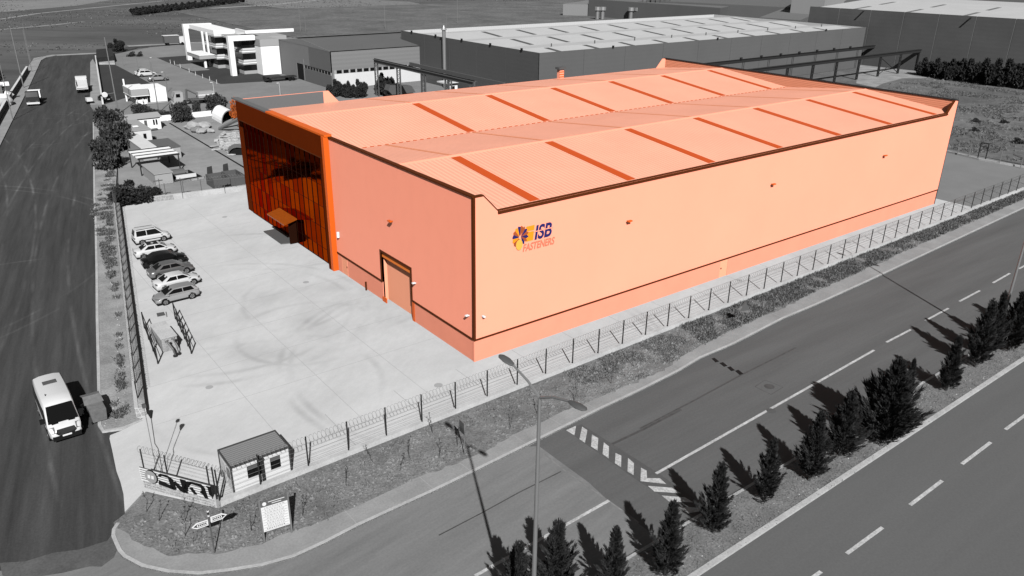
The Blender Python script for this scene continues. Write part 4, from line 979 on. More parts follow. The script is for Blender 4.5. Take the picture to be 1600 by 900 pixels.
clods('ground_lumps', [(119,-2), (200,30), (215,65), (125,62), (119,15)], 900, .2, .8, 'rough_ground', 'rubble lumps on the open ground at the right', 74, -.05, nd(.1,.5,6))
clods('loose_stones', [(-30,-28), (60,-28), (60,-25.3), (-30,-25.3)], 700, .03, .10, 'kerb_light', 'small stones on the median soil', 75)
# saplings in the planted strip
sap_lab = {}
def sapling_mesh(seed, h=1.5):
    r_ = random.Random(seed); tr = MB(); p = Vector((0,0,0)); pts = [p.copy()]
    for i in range(5): p = p + Vector((r_.uniform(-.09,.09), r_.uniform(-.09,.09), h/5)); pts.append(p.copy())
    tr.tube(pts, .028, 5, .012); bl = []
    for i in range(20):
        k = r_.randint(2,5); d = (rvec(r_)+Vector((0,0,.8))).normalized(); bl.append((pts[k], d, d.cross(rvec(r_)).normalized(), r_.uniform(.08,.25), .02))
    return tr.mesh('stem','bark'), leaf_mesh('foliage', bl, 'leaf_dark')
saps = [sapling_mesh(51), sapling_mesh(52,1.3), sapling_mesh(53,1.6)]
names_ = ['first','second','third','fourth','fifth','sixth','seventh','eighth','ninth','tenth','eleventh','twelfth','thirteenth','fourteenth','fifteenth','sixteenth','seventeenth','eighteenth']
for i, (px, py) in enumerate([(229,800),(247,815),(289,814),(289,838),(393,829),(472,807),(541,759),(582,721),(640,716),(686,716),(624,736),(676,660+16),(715,696),(796,670),(839,647),(897,626),(955,599),(990,572)]):
    c = at(px, py, 0); t = thing('sapling', (c.x,c.y,-.02), 'thin bare sapling, %s from the entrance corner along the planted strip' % names_[i], 'sapling', 'bare saplings in the planted strip')
    v = saps[i % 3]; rz = rnd.uniform(0,6); inst('stem', v[0], t, rz=rz); inst('foliage', v[1], t, rz=rz)
# dark stain and stones in the strip
stain = MB()
for i in range(26): 
    a = i/26*6.283; 
sr = random.Random(5)
for i in range(60):
    c = at(sr.choice([sr.uniform(225,290), sr.uniform(600,760), sr.uniform(230,480)]), sr.uniform(820,855), 0)
# kerb-like median edges
struct(MB().prism([(-120,-28.35), (420,-28.05), (420,-25.0), (-120,-25.0)], -.3, -.0), 'median', 'median_soil')
struct(MB().ribbon([(-120,-28.3), (420,-28.0)], .34, -.3, .035), 'median_kerb', 'kerb_light')
struct(MB().ribbon([(-120,-25.0), (420,-25.0)], .2, -.3, .02), 'median_kerb', 'kerb')

# ------------------------------------------------------------------ vehicles
def lerp_prof(prof, x):
    if x <= prof[0][0]: return prof[0][1]
    for (a, b), (c, d) in zip(prof, prof[1:]):
        if x <= c: return b + (d-b)*(x-a)/(c-a)
    return prof[-1][1]
def wheel(parent, x, y, r, w_=.2):
    s_ = 1 if y > 0 else -1
    o = MB().tube([(x, y-s_*w_, r), (x, y, r)], r, 18).build('wheel', 'tyre', parent, world=False, smooth=True)
    MB().tube([(x, y-s_*.02, r), (x, y+s_*.012, r)], r*.66, 14).build('rim', 'rim', o, world=False)
    sp_ = MB()
    for k in range(5):
        a = k*2*math.pi/5+.3; a2 = a+.5
        sp_.add([(x, y+s_*.016, r), (x+r*.58*math.cos(a), y+s_*.016, r+r*.58*math.sin(a)), (x+r*.58*math.cos(a2), y+s_*.016, r+r*.58*math.sin(a2))], [(0,1,2)])
    sp_.build('rim_gap', 'tyre', o, world=False)
    return o
def loft_body(stations, zb=.22):
    """stations: (x, half width, shoulder z, top z, floor z)"""
    vs, fs = [], []; n = 14
    for (x, w_, zs, zt, z0) in stations:
        ring = [(0,z0),(w_*.86,z0),(w_*.97,z0+.10),(w_,(z0+zs)*.52),(w_*.985,zs-.06),(w_*.90,zs+.01),(w_*.55,zt),(0,zt+.01)]
        pts = [(x,y,z) for y, z in ring] + [(x,-y,z) for y, z in ring[-2:0:-1]]
        vs += pts
    for i in range(len(stations)-1):
        for j in range(n): fs.append((i*n+j, (i+1)*n+j, (i+1)*n+(j+1)%n, i*n+(j+1)%n))
    fs += [tuple(range(n)), tuple((len(stations)-1)*n+j for j in range(n-1,-1,-1))]
    return MB().add(vs, fs)
def off_poly(pts, d, shrink=.0):
    P = [Vector(p) for p in pts]; c = sum(P, Vector())/len(P); n = (P[1]-P[0]).cross(P[2]-P[0]).normalized()
    if n.dot(Vector(d)) < 0: n = -n
    return [p.lerp(c, shrink)+n*.018 for p in P], n
def panel(parent, name, material, pts, d, shrink=.0, t=.012):
    P, n = off_poly(pts, d, shrink); return MB().slab(P, t, -n).build(name, material, parent, world=False)
def make_car(x, y, rz, label, paint, L=4.4, W=1.8, H=1.46, kind='sedan', group='cars parked in the yard', cat='car', sc=1.0):
    t = thing('parked_car', (x,y,0), label, cat, group, rz=rz); t.scale = (sc,sc,sc)
    hl = L/2; hw = W/2
    if kind == 'sedan':
        topz = [(-hl,.80),(-hl+.12,.95),(-hl+.9,1.0),(0,.98),(.9,.95),(hl-.5,.82),(hl-.08,.66),(hl,.55)]
        cab = [(-hl+.62,1.0),(-hl+1.35,H-.03),(-.2,H),(.55,H-.06),(1.25,.97)]
    elif kind == 'hatch':
        topz = [(-hl,.80),(-hl+.1,.98),(0,.97),(.9,.95),(hl-.5,.85),(hl-.08,.66),(hl,.55)]
        cab = [(-hl+.12,1.0),(-hl+.62,H-.06),(-.4,H),(.35,H-.05),(1.2,.97)]
    else:
        topz = [(-hl,.9),(-hl+.06,1.1),(0,1.08),(1.0,1.03),(hl-.45,.93),(hl-.08,.7),(hl,.55)]
        cab = [(-hl+.05,1.1),(-hl+.22,H-.04),(-.3,H),(.5,H-.06),(1.25,1.05)]
    wid = [(-hl,.80),(-hl+.15,.93),(-hl+.6,1),(hl-.9,1),(hl-.25,.90),(hl,.70)]
    xs_ = [-hl, -hl+.06, -hl+.2, -hl+.6, -hl+1.1, -.5, 0, .5, 1.0, hl-.9, hl-.55, hl-.25, hl-.07, hl]
    stn = [(xx, hw*lerp_prof(wid,xx), lerp_prof(topz,xx)-.09, lerp_prof(topz,xx), .36 if abs(abs(xx)-hl) < .03 else .22) for xx in xs_]
    bm_ = loft_body(stn)
    # cabin shell
    wb, wt = hw*.90, hw*.70
    cs = []
    for i, (xx, zz) in enumerate(cab):
        f_ = (zz-1.0)/(H-1.0); f_ = max(0, min(1, f_)); w_ = wb+(wt-wb)*f_; cs.append((xx, w_, zz))
    V = []; 
    for xx, w_, zz in cs: V += [(xx,-w_,zz),(xx,w_,zz),(xx,0,zz+(.03 if zz > 1.2 else 0))]
    zb_ = .9
    Fc = []
    for i in range(len(cs)-1): Fc += [(i*3,(i+1)*3,(i+1)*3+2,i*3+2),(i*3+2,(i+1)*3+2,(i+1)*3+1,i*3+1)]
    o_ = len(V)
    V += [(cs[0][0],-wb,zb_),(cs[-1][0],-wb,zb_),(cs[0][0],wb,zb_),(cs[-1][0],wb,zb_)]
    Fc += [tuple([o_]+[o_+1]+[i*3 for i in range(len(cs)-1,-1,-1)]), tuple([o_+3,o_+2]+[i*3+1 for i in range(len(cs))])]
    bm_.add(V, Fc)
    bm_.build('body', paint, t, world=False, smooth=True)
    P = [Vector(c) for c in cs]
    # glazing
    def rowp(i, s_, f=1.0): return Vector((cs[i][0], s_*cs[i][1]*f, cs[i][2]))
    panel(t, 'rear_window', 'glass_dark', [rowp(0,-1,.9), rowp(1,-1,.9), rowp(1,1,.9), rowp(0,1,.9)], (-1,0,1), .10)
    panel(t, 'windshield', 'glass_dark', [rowp(4,-1,.93), rowp(3,-1,.93), rowp(3,1,.93), rowp(4,1,.93)], (1,0,1), .07)
    xm = (cs[1][0]+cs[3][0])/2+.05
    for s_ in (-1, 1):
        def sp(xx, zz):
            f_ = max(0, min(1, (zz-1.0)/(H-1.0))); return Vector((xx, s_*(wb+(wt-wb)*f_)+s_*.004, zz))
        zl = .93+.08*(kind == 'mpv')+.07; zu = H-.10
        panel(t, 'side_window', 'glass_dark', [sp(xm+.04,zl), sp(cs[4][0]-.18,zl), sp(cs[3][0]-.06,zu), sp(xm+.04,zu)], (0,s_,.3))
        panel(t, 'side_window', 'glass_dark', [sp(cs[0][0]+.38 if kind != 'mpv' else cs[0][0]+.25,zl), sp(xm-.04,zl), sp(xm-.04,zu), sp(cs[1][0]+.12,zu)], (0,s_,.3))
        MB().box(cs[4][0]-.35,cs[4][0]-.18,s_*hw*.9 if s_ > 0 else s_*hw*.9-.2,s_*hw*.9+.2 if s_ > 0 else s_*hw*.9,.95,1.07).build('mirror', paint, t, world=False)
        for xw in (-hl+.82, hl-.88):
            wheel(t, xw, s_*(hw+.005), .32 if kind != 'mpv' else .33)
            MB().tube([(xw, s_*(hw-.25), .34), (xw, s_*(hw-.004), .34)], .39, 18).build('wheel_arch', 'car_dark', t, world=False)
        MB().slab([(hl-.05,s_*hw*.42,.60),(hl-.30,s_*hw*.90,.62),(hl-.40,s_*hw*.92,.76),(hl-.12,s_*hw*.45,.72)], .05, (1,0,.3)).build('headlight', 'lamp_glass', t, world=False)
        MB().slab([(-hl-.01,s_*hw*.55,.80),(-hl+.06,s_*hw*.93,.80),(-hl+.10,s_*hw*.93,.94),(-hl+.03,s_*hw*.55,.94)], .04, (-1,0,0)).build('tail_lamp', 'tail_lamp', t, world=False)
    MB().slab([(hl+.015,-.4,.36),(hl+.015,.4,.36),(hl+.0,.38,.50),(hl+.0,-.38,.50)], .03, (-1,0,0)).build('grille', 'car_dark', t, world=False)
    MB().box(-hl+.02,hl-.05,-hw*.93,hw*.93,.17,.23).build('sill', 'car_dark', t, world=False)
    MB().box(-hl-.02,-hl,-.26,.26,.58,.69).build('number_plate', 'plate', t, world=False)
    if kind == 'mpv':
        MB().box(hl-.3,hl+.03,-hw*.78,hw*.78,.28,.55).build('bumper', 'car_dark', t, world=False)
        MB().box(-hl-.04,-hl+.2,-hw*.85,hw*.85,.28,.6).build('bumper', 'car_dark', t, world=False)
        for s_ in (-1,1):
            MB().tube([(-hl+.4,s_*hw*.62,H+.05),(.35,s_*hw*.62,H+.04)], .025, 5).build('roof_rail', 'car_dark', t, world=False)
            MB().box(-.9,1.0,s_*(hw+.004)-.012,s_*(hw+.004)+.012,.52,.6).build('side_trim', 'car_dark', t, world=False)
    return t
make_car(-16.75,28.55,math.pi+.03,'silver hatchback parked nearest the fenced pit, facing left','car_silver',4.3,1.8,1.46,'hatch')
make_car(-15.6,32.1,.06,'white saloon parked directly behind the silver hatchback','car_white',4.6,1.8,1.44)
make_car(-15.2,35.8,.03,'grey metallic saloon between the white and the black saloons','car_grey',4.6,1.8,1.44)
make_car(-14.9,39.3,-.06,'black saloon, darkest of the parked cars','car_black',4.7,1.82,1.44)
make_car(-14.9,42.9,-.04,'white saloon with dark glass roof behind the black saloon','car_white',4.5,1.8,1.44)
make_car(-14.0,47.9,-.03,'white tall van-like family car at the back of the parked row','car_white',4.1,1.78,1.78,'mpv')
wr = [o for o in col.objects if o.get('label','').startswith('white saloon with dark glass roof')][0]
MB().slab([(-.85,-.52,1.455),(.35,-.52,1.44),(.35,.52,1.44),(-.85,.52,1.455)], .012, (0,0,1)).build('glass_roof', 'glass_dark', wr, world=False)
make_car(20.9,188.6,.0,'rear white car beside the west lawn','car_white',group='cars in the factory yard', sc=1.15)
make_car(20.9,186.0,.0,'front white car beside the west lawn','car_white',kind='hatch',group='cars in the factory yard', sc=1.15)
make_car(21.2,176.2,-.03,'silver car parked right of the gatehouse lawn','car_silver',group='cars in the factory yard', sc=1.15)
make_car(3.0,151.8,R(100),'dark car half hidden beside the west lawn wall','car_black',group='cars in the factory yard')

# the white minibus on the side road
def make_van():
    t = thing('minibus', (-30.28,10.8,Z0), 'white high roof minibus driving down the side road towards the camera', 'van', rz=-math.pi/2); t.scale = (1.0,1.09,1.03)
    L, hw, H = 6.2, 1.02, 2.62; hl = L/2
    sta = [(-hl,.90,2.30,2.42),(-hl+.1,.97,2.46,2.58),(-1.5,1.0,2.50,2.62),(.6,1.0,2.50,2.62),(1.35,.985,2.42,2.55),(1.72,.95,2.22,2.36),(2.10,.95,1.68,1.79),(2.44,.96,1.20,1.27),(2.75,.94,1.08,1.16),(3.0,.86,.85,.95),(hl,.72,.60,.68)]
    vs_, fs_ = [], []; n = 16
    for (x, w_, zs, zt) in sta:
        w_ *= hw; tall = min(1, max(0, (zs-1.2)/1.2)); z0 = .30 if x < 3 else .34
        ring = [(0,z0),(w_*.9,z0),(w_,z0+.12),(w_*1.01,min(.75,zs*.8)),(w_*.99,min(1.15,zs*.92)),(w_*(.99-.10*tall),zs-.08),(w_*(.90-.08*tall),zs+.02),(w_*.45,zt),(0,zt+.015)]
        vs_ += [(x,y,z) for y, z in ring] + [(x,-y,z) for y, z in ring[-2:0:-1]]
    for i in range(len(sta)-1):
        for j in range(n): fs_.append((i*n+j,(i+1)*n+j,(i+1)*n+(j+1)%n,i*n+(j+1)%n))
    fs_ += [tuple(range(n)), tuple((len(sta)-1)*n+j for j in range(n-1,-1,-1))]
    MB().add(vs_, fs_).build('body', 'car_white', t, world=False, smooth=True)
    MB().slab([(1.81,-.76,2.39),(1.81,.76,2.39),(2.50,.88,1.36),(2.50,-.88,1.36)], .14, (-.84,0,-.54)).build('windshield', 'glass_dark', t, world=False)
    for s_ in (-1,1):
        MB().slab([(.95,s_*1.0,1.38),(1.9,s_*.985,1.38),(1.55,s_*.92,2.05),(.95,s_*.93,2.08)], .03, (0,s_,0)).build('side_window', 'glass_dark', t, world=False)
        for a, b in ((-2.9,-1.75),(-1.65,-.45),(-.35,.8)):
            MB().slab([(a,s_*1.0,1.38),(b,s_*1.0,1.38),(b,s_*.93,2.08),(a,s_*.93,2.08)], .025, (0,s_,0)).build('side_window', 'glass_dark', t, world=False)
        for xw in (-1.95, 2.15):
            wheel(t, xw, s_*(hw+.01), .36, .24)
            MB().tube([(xw,s_*(hw-.25),.38),(xw,s_*(hw-.002),.38)], .44, 18).build('wheel_arch', 'car_dark', t, world=False)
        MB().slab([(2.72,s_*.62,1.17),(2.62,s_*.90,1.12),(3.0,s_*.82,.80),(3.06,s_*.60,.84)], .05, (.3,s_*.2,.3)).build('headlight', 'lamp_glass', t, world=False)
        MB().box(1.85,2.0,s_*1.0 if s_ > 0 else -1.28,1.28 if s_ > 0 else s_*1.0,1.25,1.6).build('mirror', 'car_dark', t, world=False)
        MB().box(-2.9,2.8,s_*1.022-.012,s_*1.022+.012,.55,.66).build('side_trim', 'car_dark', t, world=False)
        MB().slab([(2.42,s_*.30,1.305),(2.42,s_*.70,1.29),(2.52,s_*.68,1.26),(2.52,s_*.30,1.275)], .012, (0,0,1)).build('bonnet_vent', 'car_dark', t, world=False)
    MB().slab([(2.93,-.52,1.02),(2.93,.52,1.02),(3.10,.60,.80),(3.13,.42,.62),(3.13,-.42,.62),(3.10,-.60,.80)], .03, (1,0,.2)).build('grille', 'car_dark', t, world=False)
    MB().slab([(3.02,-.84,.60),(3.02,.84,.60),(3.02,.84,.28),(3.02,-.84,.28)], .14, (1,0,0)).build('bumper', 'car_dark', t, world=False)
    MB().box(3.165,3.18,-.27,.27,.52,.64).build('number_plate', 'plate', t, world=False)
    MB().box(-1.75,-1.2,-.42,.42,2.63,2.67).build('roof_hatch', 'steel_mid', t, world=False)
    MB().box(.45,.5,-.55,-.5,2.6,2.75).build('aerial', 'car_dark', t, world=False)
    return t
make_van()
# waste container beside it
bn = thing('waste_container', (-27.95,10.2,Z0), 'grey metal waste container at the kerb beside the white minibus', 'waste container')
cxx, cyy = -27.95, 10.2
MB().add([(cxx-.45,cyy-1.4,.1),(cxx+.5,cyy-1.4,.1),(cxx+.5,cyy+1.2,.1),(cxx-.45,cyy+1.2,.1),(cxx-.55,cyy-1.6,1.1),(cxx+.55,cyy-1.6,1.1),(cxx+.55,cyy+1.4,1.1),(cxx-.55,cyy+1.4,1.1)], [(3,2,1,0),(0,1,5,4),(1,2,6,5),(2,3,7,6),(3,0,4,7),(4,5,6,7)]).build('tub', 'bin_metal', bn)
MB().slab([(cxx-.66,cyy-.3,1.13),(cxx+.66,cyy-.3,1.13),(cxx+.6,cyy+.55,1.38),(cxx-.6,cyy+.55,1.38)], .04).build('lid', 'bin_metal', bn)
MB().slab([(cxx-.6,cyy+.58,1.38),(cxx+.6,cyy+.58,1.38),(cxx+.66,cyy+1.42,1.13),(cxx-.66,cyy+1.42,1.13)], .04).build('lid', 'bin_metal', bn)
for sx in (-.5,.5):
    for sy in (-1.2,1.0): MB().tube([(cxx+sx-.04,cyy+sy,.0),(cxx+sx+.04,cyy+sy,.0)], .1, 8).build('castor', 'tyre', bn)
for o_ in bn.children: pass
rb_ = MB(); rr = random.Random(3)
def blob(cx, cy, cz, r, seed, squash=.7):
    r2 = random.Random(seed); bm = bmesh.new(); bmesh.ops.create_icosphere(bm, subdivisions=2, radius=r)
    mb = MB(); 
    for v in bm.verts: v.co *= 1+r2.uniform(-.22,.22)
    vs_ = [(v.co.x+cx, v.co.y+cy, v.co.z*squash+cz) for v in bm.verts]; fs_ = [tuple(v.index for v in f.verts) for f in bm.faces]; bm.free()
    return vs_, fs_
for i, (dx_, dy_, r) in enumerate([(-.4,1.75,.3),(.1,1.85,.28),(.5,1.8,.25),(-.85,1.1,.25),(-.9,.6,.2)]):
    v_, f_ = blob(cxx+dx_, cyy+dy_, r*.6-.1, r, i); o = MB().add(v_, f_).build('rubbish_bag', 'rubbish_bag')
    tag(o, ['crumpled pale rubbish bag behind the waste container, leftmost','crumpled pale rubbish bag behind the waste container, middle','crumpled pale rubbish bag behind the waste container, against the kerb','rubbish bag at the road side of the waste container, rear one','smallest rubbish bag at the road side of the waste container'][i], 'rubbish bag', 'rubbish bags around the waste container')

# trucks
def truck(x, y, rz, label, cabm, bodym, kind='flat', L=9.0, W=2.5, sc=1.0):
    t = thing('truck', (x,y,Z0), label, 'truck', rz=rz); hl = L/2; hw = W/2; t.scale = (sc,sc,sc)
    MB().slab([(hl-2.1,-hw,.9),(hl-2.1,-hw,3.0),(hl-.5,-hw,3.05),(hl-.05,-hw,1.9),(hl,-hw,.7),(hl-2.1,-hw,.7)], W, (0,1,0)).build('cab', cabm, t, world=False)
    MB().slab([(hl-.42,-hw*.9,2.95),(hl-.42,hw*.9,2.95),(hl-.02,hw*.92,1.95),(hl-.02,-hw*.92,1.95)], .05, (.8,0,.3)).build('windshield', 'glass_dark', t, world=False)
    MB().box(hl,hl+.1,-hw,hw,.45,.85).build('bumper', 'offwhite', t, world=False)
    MB().box(-hl,hl-2.2,-.5,.5,.75,1.0).build('chassis', 'steel_dark', t, world=False)
    for s_ in (-1,1):
        MB().slab([(hl-1.5,s_*hw,1.95),(hl-.6,s_*hw,1.95),(hl-.65,s_*hw,2.7),(hl-1.5,s_*hw,2.7)], .02, (0,s_,0)).build('side_window', 'glass_dark', t, world=False)
        for xw in (hl-1.1, -hl+1.2, -hl+2.4): wheel(t, xw, s_*(hw-.02), .5, .3)
        MB().box(hl+.02,hl+.06,s_*.75-.2,s_*.75+.2,.9,1.1).build('headlight', 'lamp_glass', t, world=False)
    if kind == 'box': MB().box(-hl,hl-2.3,-hw,hw,1.0,3.3).build('cargo_box', bodym, t, world=False)
    elif kind == 'dump':
        MB().box(-hl,hl-2.4,-hw,hw,1.0,1.15).box(-hl,hl-2.4,-hw,-hw+.12,1.15,2.5).box(-hl,hl-2.4,hw-.12,hw,1.15,2.5).box(hl-2.55,hl-2.4,-hw+.12,hw-.12,1.15,2.9).build('load_bed', bodym, t, world=False)
        MB().slab([(-hl+.2,-hw+.15,1.6),(hl-2.7,-hw+.15,2.3),(hl-2.7,hw-.15,2.3),(-hl+.2,hw-.15,1.6)], .3).build('load', 'offwhite', t, world=False)
    elif kind == 'crane':
        MB().box(-hl,hl-3.6,-hw,hw,1.0,1.2).build('load_bed', bodym, t, world=False)
        MB().tube([(hl-3.0,0,1.0),(hl-3.2,0,3.4)], .25, 6).build('crane_column', 'steel_mid', t, world=False)
        MB().tube([(hl-3.2,0,3.4),(-.5,.2,2.2)], .2, 6).build('crane_arm', 'steel_mid', t, world=False)
    elif kind == 'tractor': MB().box(-hl,-hl+2.6,-hw,hw,1.05,2.5).build('cargo_box', 'white', t, world=False)
    return t
truck(-10.3,157.4,-1.78,'dark lorry coming down the side road at the left','steel_dark','white','tractor',7.6)
truck(1.9,170.0,1.39,'pale lorry parked at the kerb on the far side road','offwhite','offwhite','dump',9.0)
truck(18.8,137.4,math.pi-.08,'lorry with a loading crane in front of the gatehouse yard','pale_band','steel_mid','crane',9.5)
# boxes on that lorry and stacks next to it
pl = thing('panel_stack', (22,138,0), 'pale stack of panels on the bed of the crane lorry', 'stack')
for k in range(3): MB().box(19.5,23.0,136.6,138.4,1.2+k*.45,1.6+k*.45).build('panel_bundle', ('pale_band','offwhite','pale_band')[k], pl)
sm = thing('motor_tricycle', (-.5,150.8,Z0), 'small three wheeled cart at the kerb below the pale lorry', 'cart')
MB().box(-1.1,.1,149.6,151.2,.5,1.2).build('cargo_tub', 'offwhite', sm); MB().box(-.9,-.1,151.3,152.3,.4,1.5).build('cab', 'steel_dark', sm)
for p in ((-1.1,150.2),(.1,150.2),(-.5,152.2)): MB().tube([(p[0]-.08,p[1],.2),(p[0]+.08,p[1],.2)], .32, 10).build('wheel', 'tyre', sm)
tr = thing('flatbed_trailer', (47.5,158.8,0), 'long dark empty flatbed trailer before the grey shed', 'trailer')
MB().box(43.6,52.0,157.8,160.0,.9,1.15).build('bed', 'steel_dark', tr); MB().box(43.4,44.4,157.8,160.0,.5,1.5).build('headboard', 'steel_dark', tr)
for x in (44.5,50,51): 
    for y in (157.8,160.0): MB().tube([(x,y-.1,.45),(x,y+.1,.45)], .45, 10).build('wheel', 'tyre', tr)
vn = thing('parked_truck', (*g2(278,71), 0), 'small dark truck standing on the dirt track beyond the lawn', 'truck')
c = at(275,70)
MB().box(c.x-4,c.x+1,c.y-1.2,c.y+1.2,.9,3.3).build('cargo_box', 'steel_mid', vn); MB().box(c.x+1.1,c.x+3.2,c.y-1.2,c.y+1.2,.6,2.8).build('cab', 'offwhite', vn)
MB().slab([(c.x-4.2,c.y-1.4,3.4),(c.x+1.2,c.y-1.4,3.4),(c.x+1.2,c.y+1.4,3.4),(c.x-4.2,c.y+1.4,3.4)], .12).build('canopy', 'offwhite', vn)
for x in (-3,2): 
    for y in (-1.2,1.2): MB().tube([(c.x+x,c.y+y-.1,.5),(c.x+x,c.y+y+.1,.5)], .5, 10).build('wheel', 'tyre', vn)

# ------------------------------------------------------------------ far buildings
# white office with portal frames
wo = thing('white_office', (40,174,0), 'white three storey office with two portal frames and striped windows', 'office building')
def bb(name, m_, x0,x1,y0,y1,z0,z1, par=wo): return MB().box(x0,x1,y0,y1,z0,z1).build(name, m_, par)
for yf, xe, h in ((213.6,48.8,10.7), (173.9,47.6,10.5)):
    fr = bb('portal_frame','white',40.2,41.5,yf,yf+1.6,0,h-1.3); MB().box(40.2,xe,yf,yf+1.6,h-1.3,h).build('portal_beam','white',fr)
bb('core','offwhite',42.3,53,191.3,203,0.0,9.6); bb('core','offwhite',44.4,53,175.7,191.2,0,9.2)
bb('roof_band','white',41.9,48,190.9,214,9.4,10.6); 
for (x0, y0, y1, xr) in ((42.0,191.0,203.3,47.5), (44.1,175.4,190.9,48.2)):
    for zb_ in (0.0, 3.1, 6.2):
        bb('window_band','glass_house',x0+.12,xr,y0+.12,y1,zb_+.9,zb_+2.5)
        bb('spandrel','pale_band',x0,xr,y0,y1,zb_+2.5,zb_+3.4 if zb_ < 6 else 9.5)
        bb('white_stripe','white',x0-.06,xr,y0-.06,y1,zb_+2.85,zb_+3.1)
    bb('base_band','pale_band',x0,xr,y0,y1,0,.9)
for y in (197,201): bb('fin','white',41.5,42.0,y,y+.5,0,9.6)
bb('entrance_canopy','pale_band',37.6,42,193.0,204.5,2.6,3.6); bb('canopy_post','white',39.1,39.7,193.9,194.5,0,2.6); bb('canopy_roof','white',37.5,42,192.9,204.6,3.6,3.75)
bb('stair_block','white',47.9,53.2,171.2,182,0,7.7); bb('stair_cap','pale_band',47.8,53.2,171.1,182,7.7,9.5)
bb('roof_box','white',51.0,66.0,190.5,191.2,9.3,10.2); bb('roof_box','white',51.0,51.5,191.2,199,9.3,10.2)
bb('wing_wall','pale_band',48.5,60,182,200,0,9.2)
# grey shed
gs = thing('grey_shed', (54,139,0), 'mid grey steel shed with a strip of windows and dark gate', 'shed')
bb('side_wall','grey_clad',53.4,53.7,139.2,171.8,4.2,9.2,gs); bb('side_wall','grey_clad_dark',53.38,53.69,139.2,152,4.21,9.15,gs)
bb('lower_wall','grey_clad_dark',53.4,53.7,139.2,156,0,3.3,gs); bb('lower_wall','grey_clad',53.4,53.7,160.5,171.8,0,4.2,gs)
bb('front_wall','grey_clad_front',53.7,112,139.2,139.5,4.6,9.2,gs)
bb('lower_wall','offwhite',54.2,112,139.2,139.5,0,3.6,gs); bb('corner_pier','grey_clad',53.7,54.2,139.15,139.5,0,4.6,gs)
bb('gate_opening','rubber',53.5,54.0,156,160.5,0,5.4,gs); bb('gate_frame','grey_clad',53.3,53.5,155.6,156,0,5.6,gs)
bb('window_band','pale_band',53.5,53.66,139.5,156,3.3,4.2,gs); bb('window_band','pale_band',54.2,112,139.25,139.5,3.6,4.6,gs)
wmz = MB().box(0,1.4,0,.12,0,.8).mesh('window','glass_house'); wmy = MB().box(0,.12,0,1.3,0,.7).mesh('window','glass_house')
for k in range(12):
    inst('window', wmz, gs, (54.9+k*1.9-54, .0-.02+139.2-139, 3.7))
for k in range(9): inst('window', wmy, gs, (53.45-54, 140+k*1.75-139, 3.4))
MB().slab([(53.4,139.2,9.2),(112,139.2,9.2),(112,155.5,10.6),(53.4,155.5,10.6)], .2).build('roof_slope','grey_roof',gs)
MB().slab([(53.4,155.5,10.6),(112,155.5,10.6),(112,171.8,9.2),(53.4,171.8,9.2)], .2).build('roof_slope','grey_roof',gs)
MB().slab([(53.35,139.2,9.1),(53.35,139.2,9.3),(53.35,155.5,10.7),(53.35,171.8,9.3),(53.35,171.8,9.1),(53.35,155.5,9.2)], .1, (1,0,0)).build('gable','grey_clad',gs)
# dark warehouse with pale roof
DX0, DY0, DH = at(843,83,12.3).x, at(843,83,12.3).y, 12.3
DX1 = at(1348,42,12.3).x; DY1 = at(622,48,12.3).y
dw = thing('dark_warehouse', (DX0,DY0,0), 'large dark grey warehouse with a pale roof behind the orange hall', 'warehouse')
for k in range(10):
    xa = DX0+(DX1-DX0)*k/10; xb = DX0+(DX1-DX0)*(k+1)/10-.12
    bb('wall_panel','dark_clad',xa,xb,DY0,DY0+.3,0,DH,dw)
bb('wall_joint','steel_mid',DX0,DX1,DY0+.05,DY0+.25,0,DH-.1,dw)
for k in range(5):
    ya = DY0+.3+(DY1-DY0-.3)*k/5; yb = DY0+.3+(DY1-DY0-.3)*(k+1)/5-.1
    bb('wall_panel','dark_clad_shaded',DX0,DX0+.3,ya,yb,0,DH,dw)
bb('wall_joint','steel_mid',DX0+.05,DX0+.25,DY0+.3,DY1,0,DH-.1,dw)
bb('back_wall','dark_clad',DX0,DX1,DY1,DY1+.3,0,DH,dw); bb('end_wall','dark_clad_shaded',DX1-.3,DX1,DY0+.3,DY1,0,DH,dw)
bb('parapet_lining','lining_pale',DX0+.3,DX1-.3,DY1-.12,DY1-.02,DH-1.6,DH-.05,dw); bb('parapet_lining','lining_pale',DX1-.42,DX1-.32,DY0+.3,DY1-.2,DH-1.5,DH-.05,dw)
nb_ = 3; ddy = (DY1-DY0-.5)/(2*nb_); YD = [DY0+.32+ddy*i for i in range(2*nb_+1)]
for i in range(2*nb_):
    za, zb_ = (DH-1.0, DH-.25) if i % 2 == 0 else (DH-.25, DH-1.0)
    MB().slab([(DX0+.3,YD[i],za),(DX1-.3,YD[i],za),(DX1-.3,YD[i+1],zb_),(DX0+.3,YD[i+1],zb_)], .15).build('roof_slope','dark_roof',dw)
    for k in range(10):
        x0 = DX0+9+(DX1-DX0-12)*k/10+i*2.5
        ya, yb = YD[i]+ddy*.08, YD[i]+ddy*.92; zf = lambda y_: za+(zb_-za)*(y_-YD[i])/ddy+.02
        if i % 2 == 0: MB().slab([(x0,ya,zf(ya)),(x0+1.5,ya,zf(ya)),(x0+1.5,yb,zf(yb)),(x0,yb,zf(yb))], .02).build('skylight','dark_roof_strip',dw)
for k in range(9):
    x0 = DX0+12+k*14; MB().tube([(x0,YD[1],DH-.3),(x0,YD[1],DH+.5)], .15, 6).build('roof_vent','steel_mid',dw)
c = at(663,110,0)
px_ = DX0-.8; py_ = DY0+(DY1-DY0)*.62
MB().tube([(px_,py_,0),(px_,py_,DH+2.0)], .45, 10).build('flue_pipe','galv',dw); MB().tube([(px_,py_,DH+2.0),(px_,py_,DH+2.4),(px_,py_,DH+3.1)], .8, 10, .15).build('flue_cap','steel_pale',dw)
mb = MB()
